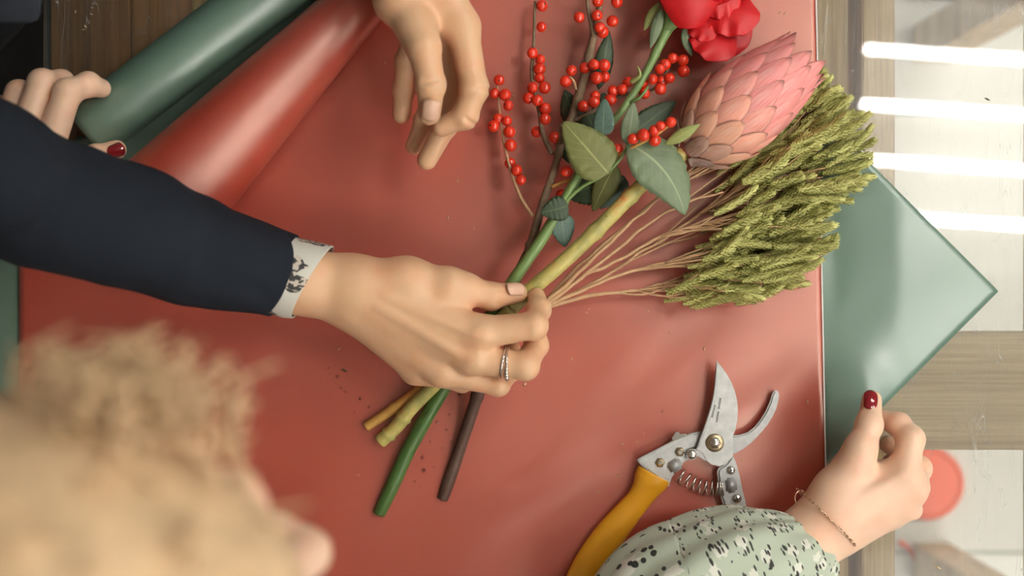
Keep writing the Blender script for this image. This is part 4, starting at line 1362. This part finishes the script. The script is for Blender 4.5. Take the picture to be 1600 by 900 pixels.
def head_field(c, fwd, up, hairless=True):
    """a head with face at world point c; fwd = facing direction"""
    c = np.array(c, float); fwd = Vector(fwd).normalized(); up = Vector(up); up = (up - fwd * up.dot(fwd)).normalized()
    side = fwd.cross(up)
    R = np.array((tuple(fwd), tuple(side), tuple(up))).T
    L = lambda f_, s_, u_: c + np.array(tuple(fwd)) * f_ + np.array(tuple(side)) * s_ + np.array(tuple(up)) * u_
    Fd = Field(c - 0.19, c + 0.19, 0.0032)
    D = Fd.new()
    Fd.ell(D, L(-0.015, 0, 0.030), (0.098, 0.074, 0.088), 0.01, R)
    Fd.ell(D, L(0.028, 0, -0.030), (0.062, 0.056, 0.078), 0.02, R)
    Fd.ell(D, L(0.056, 0, -0.092), (0.024, 0.022, 0.018), 0.022, R)           # chin
    for s in (-1, 1):
        Fd.ell(D, L(0.068, s * 0.032, 0.018), (0.022, 0.017, 0.013), 0.008, R, sub=True)   # eye socket
        Fd.ell(D, L(0.052, s * 0.040, -0.022), (0.024, 0.020, 0.020), 0.018, R)            # cheek
        Fd.ell(D, L(-0.006, s * 0.074, 0.000), (0.018, 0.008, 0.030), 0.006, R)            # ear
        Fd.ell(D, L(0.000, s * 0.082, 0.004), (0.010, 0.005, 0.017), 0.004, R, sub=True)
        Fd.ell(D, L(0.074, s * 0.028, 0.036), (0.012, 0.022, 0.006), 0.010, R)             # brow
        Fd.ell(D, L(0.098, s * 0.011, -0.030), (0.010, 0.008, 0.008), 0.006, R)            # nostril wing
    Fd.cone(D, L(0.082, 0, 0.016), L(0.110, 0, -0.024), 0.008, 0.0105, 0.010)              # nose
    Fd.ell(D, L(0.086, 0, -0.055), (0.011, 0.024, 0.006), 0.006, R)                        # lips
    Fd.ell(D, L(0.083, 0, -0.065), (0.011, 0.020, 0.006), 0.004, R)
    Fd.cone(D, L(-0.025, 0, -0.05), L(-0.06, 0, -0.16), 0.052, 0.052, 0.03)                # neck
    v, f = Fd.surf(D)
    return (relax(v, f, 1), f), L, R

def body_field(lo, hi, prims, vs=0.009):
    Fd = Field(lo, hi, vs); D = Fd.new()
    for a, b, ra, rb in prims: Fd.cone(D, a, b, ra, rb, 0.04)
    v, f = Fd.surf(D)
    return relax(v, f, 1), f

def wp(p): return tuple(p)
# joints of the navy person (world metres)
A_rw, A_re, A_rs = P(420, 421, .095), V(-0.50, 0.115, 1.00), V(-0.70, 0.22, 1.30)
A_lw, A_le, A_ls = P(648, -130, .098), V(-0.13, 0.52, 0.98), V(-0.44, 0.58, 1.30)
hip = V(-0.62, 0.44, 0.86); chest = V(-0.58, 0.41, 1.20); neck = V(-0.57, 0.40, 1.38)
headA, LA, RA_ = head_field((-0.50, 0.36, 1.53), (0.72, -0.40, -0.55), (0.4, -0.2, 0.9))
bodyA = body_field((-0.95, 0.0, 0.0), (0.05, 0.80, 1.45), [
    (A_rw, A_re, .026, .036), (A_re, A_rs, .038, .046), (A_lw, A_le, .026, .036), (A_le, A_ls, .038, .046),
    (hip, chest, .095, .10), (V(-0.66, 0.28, 1.26), V(-0.50, 0.52, 1.26), .06, .06), (chest, neck, .085, .05), (neck, V(-0.54, 0.385, 1.46), .05, .05),
    (V(-0.66, 0.36, .86), V(-0.66, 0.36, .46), .075, .052), (V(-0.66, 0.36, .46), V(-0.68, 0.36, .08), .05, .036), (V(-0.68, .36, .05), V(-0.54, .31, .035), .036, .03),
    (V(-0.58, 0.52, .86), V(-0.58, 0.52, .46), .075, .052), (V(-0.58, 0.52, .46), V(-0.60, 0.52, .08), .05, .036), (V(-0.60, .52, .05), V(-0.46, .47, .035), .036, .03)])
v, f = merge([h1, h2, headA, bodyA])
bA = link('body', np_mesh('body', v, f), M['skin'], perA)

def cloth(name, pts, rad, mat, parent, seg=40, n=10, amp=0.05, freq=60, seed=0, axes=None, thick=0.0016, flat=1.0, extra=None, caps=False):
    A = catmull([tuple(p) + (r,) for p, r in zip(pts, rad)], n)
    W = [V(*a[:3]) for a in A]; R = [a[3] for a in A]
    if axes:
        ax_ = [None] * len(W)
        for k, vv in axes.items(): ax_[k if k >= 0 else len(W) + k] = vv
    else: ax_ = None
    def fold(t, s, a):
        p_ = V(math.cos(a) * 1.1, math.sin(a) * 1.1, s * freq * 0.35 + seed * 3.7)
        r = 1 + amp * mnoise.noise(p_ * 1.0) + amp * 0.45 * mnoise.noise(V(math.cos(a + s * 18) * 2.4, math.sin(a + s * 18) * 2.4, s * freq + seed))
        if extra: r += extra(t, s, a)
        return r
    d = tube_data(W, R, seg, caps, fold, ax_, flat)
    o = link(name, mesh(name, *d), mat, parent)
    solidify(o, thick, -1); subsurf(o, 1)
    return o
# navy sleeve, right arm: outline follows the photo between the elbow and the cuff
def srow(px, y0, y1, h, nx=0.93):
    return P(px, (y0 + y1) / 2, h), S((y1 - y0) / 2 * nx, h)
rows = [srow(440, 366, 495, .092, .99), srow(400, 347, 492, .104), srow(340, 322, 486, .122), srow(280, 292, 479, .137), srow(200, 252, 458, .158), srow(140, 232, 440, .172), srow(60, 196, 416, .192), srow(0, 166, 401, .208), srow(-80, 120, 370, .225)]
pts = [r[0] for r in rows]; rad = [r[1] for r in rows]
pts[0] = P(444, 432, .090); 
pts += [A_re + V(-0.02, 0.0, 0.02), A_re.lerp(A_rs, 0.5) + V(0, 0, 0.0), A_rs]
rad += [0.060, 0.066, 0.072]
tilt = (P(447, 432, .09) - P(400, 408, .10)).normalized()
def wr(t, s, a):
    k = math.exp(-((s - 0.26) / 0.09) ** 2)
    return 0.085 * k * math.sin(s * 125 + 2.4 * math.cos(a - 0.6)) * (0.55 + 0.45 * math.cos(a - 1.2)) + 0.03 * math.sin(s * 52 + 3.2 * math.sin(a + 0.4)) + 0.03 * math.exp(-((s - 0.08) / 0.04) ** 2) * math.sin(s * 120 + 2 * a)
cloth('jacket_sleeve', pts, rad, M['navy'], perA, 64, 14, 0.075, 34, 1, {k: (-0.95, 0.32, 0) for k in range(8)}, extra=wr)
cd = (P(480, 439, .084) - P(440, 424, .092)).normalized()
cloth('shirt_cuff', [P(489, 441, .0845), P(468, 437, .087), P(444, 431, .090), P(412, 422, .095)], [S(62.5, .085), S(63, .087), S(61, .09), S(60, .095)], M['cuff'], perA, 48, 6, 0.008, 20, 2, {k: (-0.86 - 0.0050 * k, 0.50 - 0.0105 * k, 0) for k in range(19)}, 0.0012)
# left sleeve out of the frame above
cloth('jacket_sleeve', [P(652, -95, .100), P(648, -150, .10), A_lw.lerp(A_le, 0.4), A_le, A_le.lerp(A_ls, 0.5), A_ls], [0.036, 0.038, 0.046, 0.056, 0.064, 0.072], M['navy'], perA, 44, 9, 0.05, 40, 3)
# torso, apron, trousers
def torso(name, rings, mat, parent, seg=48, amp=0.03, seed=0):
    """rings: (centre, rx, ry, rotz)"""
    V_, F_, U_ = [], [], []
    A = []
    for i, (c, rx, ry, rz) in enumerate(rings): A.append((*c, rx, ry, rz))
    A = catmull(A, 8)
    for i, (x, y, z, rx, ry, rz) in enumerate(A):
        for k in range(seg):
            a = 2 * math.pi * k / seg
            q = 1 + amp * mnoise.noise(V(math.cos(a) * 1.6, math.sin(a) * 1.6, z * 7 + seed)) + amp * 0.5 * mnoise.noise(V(math.cos(a) * 5, math.sin(a) * 5, z * 3 + seed))
            lx, ly = rx * q * math.cos(a), ry * q * math.sin(a)
            V_.append((x + lx * math.cos(rz) - ly * math.sin(rz), y + lx * math.sin(rz) + ly * math.cos(rz), z)); U_.append((a * 0.15, z))
    for i in range(len(A) - 1):
        for k in range(seg):
            k2 = (k + 1) % seg
            F_.append((i * seg + k, i * seg + k2, (i + 1) * seg + k2, (i + 1) * seg + k))
    o = link(name, mesh(name, V_, F_, U_), mat, parent)
    solidify(o, 0.003, 0); return o
rz = math.radians(60)
torso('jacket', [((-0.615, 0.445, 0.905), 0.185, 0.150, rz), ((-0.61, 0.44, 1.02), 0.175, 0.140, rz), ((-0.60, 0.43, 1.15), 0.185, 0.140, rz), ((-0.585, 0.42, 1.27), 0.185, 0.120, rz), ((-0.575, 0.41, 1.34), 0.12, 0.085, rz), ((-0.57, 0.405, 1.39), 0.068, 0.066, rz)], M['navy'], perA, seed=1)
torso('apron', [((-0.585, 0.30, 0.36), 0.205, 0.20, rz), ((-0.585, 0.30, 0.62), 0.205, 0.20, rz), ((-0.575, 0.315, 0.735), 0.195, 0.192, rz), ((-0.492, 0.328, 0.785), 0.205, 0.178, rz), ((-0.505, 0.34, 0.85), 0.205, 0.178, rz), ((-0.56, 0.40, 0.95), 0.19, 0.16, rz)], M['black'], perA, seed=2)
# open jacket front hanging over the apron, straight hem
pk = []
for i in range(13):
    for j in range(13):
        u, v_ = i / 12, j / 12
        q = P(-330 + 396 * u + 3 * mnoise.noise(V(i, j, 0)), -360 + 398 * v_, 0.20 - 0.055 * max(u, v_) + 0.004 * mnoise.noise(V(i * 0.4, j * 0.4, 3))); pk.append(q)
pf = [(i * 13 + j, i * 13 + j + 1, (i + 1) * 13 + j + 1, (i + 1) * 13 + j) for i in range(12) for j in range(12)]
o = link('jacket_flap', mesh('jacket_flap', pk, pf), M['grey_cloth'], perA); solidify(o, 0.002, 0); subsurf(o, 1)
for sx_, sy_ in ((-0.66, 0.36), (-0.58, 0.52)):
    cloth('trouser_leg', [V(sx_ - 0.03, sy_, 0.06), V(sx_ - 0.01, sy_, 0.46), V(sx_, sy_, 0.88)], [0.06, 0.078, 0.105], M['black'], perA, 30, 8, 0.05, 20, 5)
# hair of the navy person
Fd = Field(np.array((-0.50, 0.36, 1.53)) - 0.2, np.array((-0.50, 0.36, 1.53)) + 0.2, 0.005); D = Fd.new()
Fd.ell(D, LA(-0.028, 0, 0.045), (0.102, 0.086, 0.088), 0.01, RA_)
Fd.ell(D, LA(-0.10, 0, 0.02), (0.05, 0.06, 0.055), 0.02, RA_)
v, f = Fd.surf(D); link('hair', np_mesh('hair', v, f), M['hair_dark'], perA)
for s in (-1, 1):
    e_ = LA(0.060, s * 0.032, 0.018); bvv, bff = uv_sphere(0.0125, 14, 8, 1.0)
    o = link('eye', mesh('eye', bvv, bff), M['eye'], perA); o.location = e_
# finger nails that show
nail('fingernail', P(795, 450, .0815), P(822, 449, .0715), (0.0, 0.28, 1), 0.0100, M['nail'], perA, lift=-0.0005)
nail('fingernail', P(674.5, 158, .1298), P(671.0, 191, .1202), (0.10, 0.0, 1), 0.0124, M['nail'], perA, lift=-0.0001)

fv, ff = uv_sphere(0.0009, 10, 6, 0.5)
o = link('freckle', mesh('freckle', fv, ff), M['berry_dot'], perA); o.location = P(618, 486, .0975)

# ---- person with blonde hair and floral blouse
perB = empty('person', (-0.28, -0.66, 0.0), 'blonde person in pale floral blouse with red nail varnish, holding the paper', 'person', 'two people at the table')
h3 = hand_mesh(
    palm=[pal((1205, 900, .050), (1262, 838, .050), 23, 21), pal((1262, 838, .050), (1294, 806, .051), 21, 19.5), pal((1275, 850, .046), (1312, 822, .046), 18.5, 17),
          pal((1294, 800, .052), (1306, 766, .054), 17.5, 14.5), pal((1306, 766, .054), (1338, 718, .060), 14.5, 11.8),
          pal((1305, 800, .054), (1412, 742, .060), 17, 12), pal((1308, 808, .052), (1424, 762, .053), 17, 11.5), pal((1312, 820, .048), (1412, 788, .046), 16, 10.5), pal((1316, 830, .044), (1392, 802, .040), 14, 9.5),
          pal((1330, 770, .048), (1380, 745, .046), 15, 12)],
    fingers=[fing([(1336, 722, .060), (1346, 698, .062), (1358, 664, .058), (1362, 625, .047)], [12, 11, 9.4, 7.4]),
             fing([(1412, 742, .060), (1423, 686, .056), (1404, 663, .047), (1378, 655, .038)], [11.6, 9.6, 8.4, 7.2]),
             fing([(1424, 762, .052), (1436, 732, .038), (1412, 706, .028), (1388, 694, .026)], [11, 8.8, 8.0, 7.0]),
             fing([(1412, 788, .045), (1434, 762, .027), (1412, 735, .017), (1392, 722, .016)], [10.2, 8.2, 7.4, 6.6]),
             fing([(1392, 802, .039), (1424, 796, .025), (1412, 775, .015), (1396, 762, .013)], [9.2, 7.2, 6.6, 6.0])],
    bumps=[(P(1330, 785, .0685), P(1405, 744, .0705), 1.8 * mm, 1.6 * mm), (P(1412, 742, .068), P(1415, 741, .068), 4.5 * mm, 4.5 * mm), (P(1422, 764, .0605), P(1425, 763, .0605), 4.5 * mm, 4.5 * mm)])
h4 = hand_mesh(
    palm=[pal((-110, 380, .090), (-50, 335, .088), 24, 21), pal((-50, 335, .088), (-10, 300, .088), 21, 19), pal((-40, 300, .086), (-10, 275, .084), 19, 18),
          pal((-5, 300, .088), (72, 238, .086), 17, 12), pal((-10, 290, .086), (30, 226, .084), 17, 11.5), pal((-20, 280, .082), (-12, 222, .076), 16, 11), pal((-40, 280, .076), (-50, 222, .068), 15, 10),
          pal((0, 320, .078), (60, 298, .062), 17, 14), pal((10, 280, .074), (40, 250, .070), 16, 14)],
    fingers=[fing([(60, 298, .060), (105, 268, .050), (150, 246, .044), (182, 234, .042)], [13, 11, 9.2, 7.4]),
             fing([(72, 240, .086), (106, 144, .078), (138, 132, .066), (158, 138, .054)], [11.4, 9.6, 8.6, 7.2]),
             fing([(30, 228, .084), (66, 130, .074), (96, 128, .058), (118, 140, .046)], [11.2, 9.8, 8.4, 7.2]),
             fing([(-12, 224, .076), (30, 146, .064), (60, 146, .050), (84, 158, .042)], [10.6, 9.2, 8, 6.8]),
             fing([(-50, 224, .068), (-8, 166, .056), (20, 168, .044), (40, 178, .038)], [9.8, 8.2, 7.2, 6.2])])
B_rw, B_re, B_rs = P(1225, 880, .050), V(0.10, -0.33, 0.84), V(-0.09, -0.46, 1.13)
B_lw, B_le, B_ls = P(-100, 372, .090), V(-0.56, -0.14, 0.92), V(-0.44, -0.42, 1.13)
HB = V(-0.172, -0.122, 1.300)
headB, LB, RB_ = head_field(wp(HB), (0.88, 0.14, -0.40), (0.40, 0.02, 0.9))
bodyB = body_field((-0.75, -0.95, 0.0), (0.32, 0.10, 1.32), [
    (B_rw, B_re, .018, .020), (B_re, B_rs, .020, .026), (B_lw, B_le, .022, .026), (B_le, B_ls, .026, .032),
    (V(-0.28, -0.72, .86), V(-0.27, -0.50, 1.04), .095, .095), (V(-0.16, -0.45, 1.10), V(-0.36, -0.42, 1.10), .055, .055), (V(-0.27, -0.48, 1.06), V(-0.255, -0.30, 1.17), .08, .05), (V(-0.255, -0.30, 1.17), V(-0.235, -0.18, 1.22), .05, .048),
    (V(-0.36, -0.72, .86), V(-0.36, -0.68, .46), .075, .052), (V(-0.36, -0.68, .46), V(-0.36, -0.74, .08), .05, .036), (V(-0.36, -.74, .05), V(-0.36, -.60, .035), .036, .03),
    (V(-0.20, -0.72, .86), V(-0.20, -0.68, .46), .075, .052), (V(-0.20, -0.68, .46), V(-0.20, -0.74, .08), .05, .036), (V(-0.20, -.74, .05), V(-0.20, -.60, .035), .036, .03)])
v, f = merge([h3, h4, headB, bodyB])
link('body', np_mesh('body', v, f), M['skin_pale'], perB)
# gathered blouse sleeves
def gather(t, s, a):
    g = math.exp(-(s / 0.022) ** 2)
    return 0.05 * g * math.sin(a * 15 + 3 * math.sin(a * 2)) + 0.05 * (1 - g) * math.sin(a * 5 + s * 22 + 1.5 * math.sin(s * 30)) * min(1, s / 0.05) + 0.028 * (1 - g) * math.sin(a * 11 - s * 30) * min(1, s / 0.04)
cloth('blouse_sleeve', [P(1281, 846, .050), P(1270, 856, .052), P(1246, 872, .056), P(1205, 893, .062), P(1160, 912, .066), P(1100, 940, .070), P(1040, 985, .072), B_re + V(-0.01, -0.01, 0), B_re.lerp(B_rs, 0.5), B_rs],
      [S(38), S(54), S(74), S(98), S(112), S(118), S(118), 0.068, 0.074, 0.080], M['floral'], perB, 96, 12, 0.03, 30, 7, {k: (-0.82, -0.57, 0) for k in range(7)}, 0.0010, 0.72, gather)
cloth('blouse_sleeve', [P(-85, 362, .088), P(-100, 372, .090), P(-130, 400, .094), B_lw.lerp(B_le, 0.5), B_le, B_le.lerp(B_ls, 0.5), B_ls], [0.028, 0.034, 0.046, 0.056, 0.060, 0.066, 0.072], M['floral'], perB, 72, 9, 0.03, 30, 8, None, 0.0010, 0.9, gather)
torso('blouse', [((-0.28, -0.74, 0.84), 0.165, 0.125, 0), ((-0.28, -0.68, 0.95), 0.16, 0.125, 0), ((-0.27, -0.57, 1.05), 0.18, 0.125, 0), ((-0.265, -0.46, 1.12), 0.185, 0.11, 0), ((-0.26, -0.37, 1.165), 0.10, 0.09, 0), ((-0.255, -0.32, 1.19), 0.066, 0.064, 0)], M['floral'], perB, seed=5)
torso('skirt', [((-0.28, -0.72, 0.40), 0.24, 0.19, 0), ((-0.28, -0.73, 0.62), 0.215, 0.175, 0), ((-0.28, -0.74, 0.84), 0.17, 0.13, 0), ((-0.28, -0.735, 0.90), 0.162, 0.122, 0)], M['grey_cloth'], perB, seed=6)
nail('fingernail', P(1361.0, 640, .0610), P(1362.0, 609, .0545), (-0.06, 0.0, 1), 0.0100, M['nail_red'], perB, lift=0.0003)
nail('fingernail', P(168, 240, .0520), P(194, 230, .0500), (0.22, -0.05, 1), 0.0100, M['nail_red'], perB)
for s in (-1, 1):
    e_ = LB(0.060, s * 0.032, 0.018); bvv, bff = uv_sphere(0.0125, 14, 8, 1.0)
    o = link('eye', mesh('eye', bvv, bff), M['eye'], perB); o.location = e_
# blonde hair: cap plus wavy locks
c0 = np.array(wp(HB))
Fd = Field(c0 - np.array((0.22, 0.20, 0.20)), c0 + np.array((0.20, 0.20, 0.17)), 0.0042); D = Fd.new()
Fd.ell(D, LB(-0.016, 0, 0.050), (0.106, 0.084, 0.086), 0.01, RB_)
Fd.ell(D, LB(-0.085, 0, -0.01), (0.055, 0.070, 0.075), 0.02, RB_)
hr = random.Random(4)
for i in range(84):
    az = hr.uniform(0.6, 5.7); el = hr.uniform(0.05, 1.3)
    p = np.array((0.093 * math.cos(az) * math.cos(el) - 0.03, 0.084 * math.sin(az) * math.cos(el), 0.044 + 0.088 * math.sin(el)))
    side_ = 1 if p[1] > 0 else -1
    pp = [LB(*p)]
    for k in range(7):
        p = p + np.array((-0.010 + 0.008 * math.sin(k * 1.6 + i), side_ * (0.002 + 0.004 * math.cos(k * 1.9 + i)) * (1.0 if k < 3 else 0.2), -0.014 - 0.004 * k))
        if k > 4: p[2] = max(p[2], -0.08)
        pp.append(LB(*p))
    Fd.chain(D, pp, [0.006, 0.008, 0.009, 0.009, 0.0085, 0.0075, 0.006, 0.004], 0.004)
v, f = Fd.surf(D); link('hair', np_mesh('hair', relax(v, f, 1), f), M['hair'], perB)
# loose curly strands standing off the side of the head
st_ = []
for i in range(330):
    tuft = i % 5
    if tuft < 3:   f0, u0, L_ = min(0.07, hr.gauss(0.040, 0.014)), hr.uniform(0.0, 0.085), hr.uniform(0.018, 0.044)
    elif tuft == 3: f0, u0, L_ = hr.gauss(-0.035, 0.010), hr.uniform(0.01, 0.08), hr.uniform(0.006, 0.018)
    else:          f0, u0, L_ = hr.uniform(-0.05, 0.07), hr.uniform(0.05, 0.125), hr.uniform(0.004, 0.012)
    s0 = -0.078 * math.sqrt(max(0.05, 1 - (f0 / 0.11) ** 2 - ((u0 - 0.04) / 0.10) ** 2))
    cr, ph, om = hr.uniform(0.003, 0.009), hr.uniform(0, 6.3), hr.uniform(5, 11)
    df, du = hr.uniform(-0.35, 0.55), hr.uniform(-0.5, 0.3)
    pts_ = []
    for k in range(15):
        q = k / 14
        pts_.append(V(*LB(f0 + df * L_ * q + cr * q * math.cos(ph + om * q), s0 - L_ * q * (1 - 0.35 * q), u0 + du * L_ * q + cr * q * math.sin(ph + om * q))))
    st_.append(tube_data(pts_, [0.0011 - 0.0006 * k / 14 for k in range(15)], 5))
d = join_data(st_); o = link('loose_hair', mesh('loose_hair', *d), M['hair'], perB); tag(o, kind='stuff')

# ------------------------------------------------------------------ jewellery
def ring_pts(c, ax_, r1, r2, n=48, ph=0.0):
    ax_ = Vector(ax_).normalized(); u = ax_.cross(V(0, 0, 1)).normalized(); v_ = u.cross(ax_)
    return [Vector(c) + u * math.cos(2 * math.pi * k / n + ph) * r1 + v_ * math.sin(2 * math.pi * k / n + ph) * r2 for k in range(n + 1)]
rc = P(790, 567, .0822); rax = P(830, 562, .083) - P(738, 572, .080)
ring = empty('finger_ring', rc, 'slim silver double-band ring on the hand holding the stems', 'ring')
fd_ = Vector((P(820, 572, .083) - P(738, 560, .080))).normalized()
for off, rr in ((-0.0014, 0.0112), (0.0016, 0.0112)):
    ax2 = (fd_ + V(0.0, 0.10 if off > 0 else -0.04, 0)).normalized()
    pp = ring_pts(rc + fd_ * off, ax2, rr, rr)
    d = tube_data(pp, [0.00075] * len(pp), 8, False); link('band', mesh('band', *d), M['silver'], ring)
sv_, sf_ = uv_sphere(0.0016, 8, 6, 0.8)
stone_me = mesh('stone', sv_, sf_)
ps = ring_pts(rc + fd_ * 0.0016, (fd_ + V(0, 0.10, 0)).normalized(), 0.0116, 0.0116, 48)
for k in range(48):
    if ps[k].z > rc.z + 0.001 and ps[k].y < rc.y - 0.003 and k % 2 == 0:
        o = link('stone', stone_me, M['chrome'], ring); o.location = ps[k]
bc = P(1291, 809, .0505)
bax = P(1330, 770, .05) - P(1255, 845, .05)
brace = empty('bracelet', bc, 'fine rose-gold chain bracelet round the wrist at the floral sleeve', 'bracelet')
pp = ring_pts(bc, bax.normalized() + V(0, 0, 0.0), 0.0300, 0.0262, 72)
pp = [p + V(0.0006 * math.sin(k * 0.9), -0.0006 * math.sin(k * 0.9), 0.0006 * math.sin(k * 0.5)) for k, p in enumerate(pp)]
lk = []
for k in range(72):
    a, b = pp[k], pp[k + 1]
    t = (b - a).normalized(); nn = V(0, 0, 1) if k % 2 else t.cross(V(0, 0, 1)).normalized()
    loop = [a.lerp(b, 0.5) + t * math.cos(q * math.pi / 4) * (b - a).length * 0.72 + nn * math.sin(q * math.pi / 4) * 0.0008 for q in range(9)]
    lk.append(tube_data(loop, [0.00034] * 9, 5, False))
d = join_data(lk); link('chain', mesh('chain', *d), M['gold'], brace)
lp = [P(1252 + 9 * math.cos(a) - 1, 778 + 12 * math.sin(a), .052 + 0.002 * math.sin(a)) for a in np.linspace(0, 5.6, 18)]
d = tube_data(lp, [0.0005] * 18, 6); link('loose_loop', mesh('loose_loop', *d), M['gold'], brace)

# ------------------------------------------------------------------ crumbs and water drops
def on_paper(px, py):
    if px > 1282 or (px < 330 and py < 150): return 0.0006
    return red_h(px, py) + 0.0006
crumb_v = [V(-1, -0.35, 0), V(0.2, -0.55, 0.05), V(1.1, 0.1, 0), V(0.1, 0.45, 0.02), V(-0.7, 0.3, 0), V(0.0, 0.0, 0.5)]
crumb_me = mesh('plant_crumb', [v * 0.0012 for v in crumb_v], [(0, 1, 5), (1, 2, 5), (2, 3, 5), (3, 4, 5), (4, 0, 5), (4, 3, 2, 1, 0)])
crumb_me2 = crumb_me.copy()
rc_ = random.Random(9)
crumb_l = [(1006, 678), (995, 690), (935, 768), (975, 705), (972, 694), (1035, 643), (1161, 718), (1262, 628), (741, 357), (695, 56), (602, 98), (803, 150), (715, 283), (775, 285), (530, 545), (917, 489), (921, 483), (560, 742), (1012, 487), (1218, 20), (1226, 21), (966, 742), (893, 560), (820, 600), (1100, 545), (1046, 520), (700, 340), (960, 640)]
for px, py in crumb_l:
    o = link('plant_crumb', crumb_me, M['crumb']); o.location = V(*P(px, py, on_paper(px, py)))
    k = rc_.uniform(0.7, 1.7); o.scale = (k, k * rc_.uniform(0.4, 1), k); o.rotation_euler = (0, 0, rc_.uniform(0, 6.3))
    tag(o, 'tiny pale plant crumb scattered on the red paper', 'crumb', 'pale crumbs on the red paper')
for px, py in [(142, 22), (144, 12), (130, 46), (133, 41), (118, 18)]:
    o = link('plant_crumb', crumb_me, M['crumb']); o.location = V(*P(px, py, 0.0005))
    k = rc_.uniform(0.8, 1.5); o.scale = (k, k * 0.5, k); o.rotation_euler = (0, 0, rc_.uniform(0, 6.3))
    tag(o, 'tiny pale crumb on the brown planks beside the green roll', 'crumb', 'crumbs on the planks')
for px, py, c, lab in [(1543, 155, 'crumb_dark', 'tiny dark leaf bit on the glass between mirrored tubes'), (1466, 887, 'crumb', 'pale crumb on the glass above the grey floor tiles'), (538, 579, 'crumb_dark', 'small green leaf scrap on the red paper among water drops')]:
    o = link('leaf_scrap', crumb_me2.copy(), M[c]); o.location = V(*P(px, py, on_paper(px, py)))
    o.scale = (2.2, 1.2, 1.5); o.rotation_euler = (0, 0, -0.5)
    tag(o, lab, 'leaf scrap')
wm = NT('water'); wm.base((0.8, 0.8, 0.8, 1)); wm.set(Roughness=0.03, Transmission_Weight=1.0, IOR=1.33)
dv = disc_lathe('water_drop', [(0.00105, 0), (0.0010, 0.0003), (0.0007, 0.0006), (0.0003, 0.00075), (0.00005, 0.0008)], 14, wm.m)
drop_me = dv.data; bpy.data.objects.remove(dv)
drops = [(513, 575), (500, 595), (503, 622), (524, 600), (527, 588), (540, 612), (563, 623), (554, 645), (702, 648), (718, 617), (697, 672), (683, 660), (678, 730), (690, 700), (662, 735), (655, 760), (672, 690), (666, 668), (648, 752), (705, 690), (515, 584), (533, 606), (577, 636), (660, 715)]
for px, py in drops:
    o = link('water_drop', drop_me); o.location = V(*P(px, py, on_paper(px, py) - 0.0003))
    k = rc_.uniform(0.6, 1.7); o.scale = (k, k * rc_.uniform(0.7, 1.2), 1)
    tag(o, 'small clear water drop on the red paper by the cut stems', 'water drop', 'water drops by the stems')
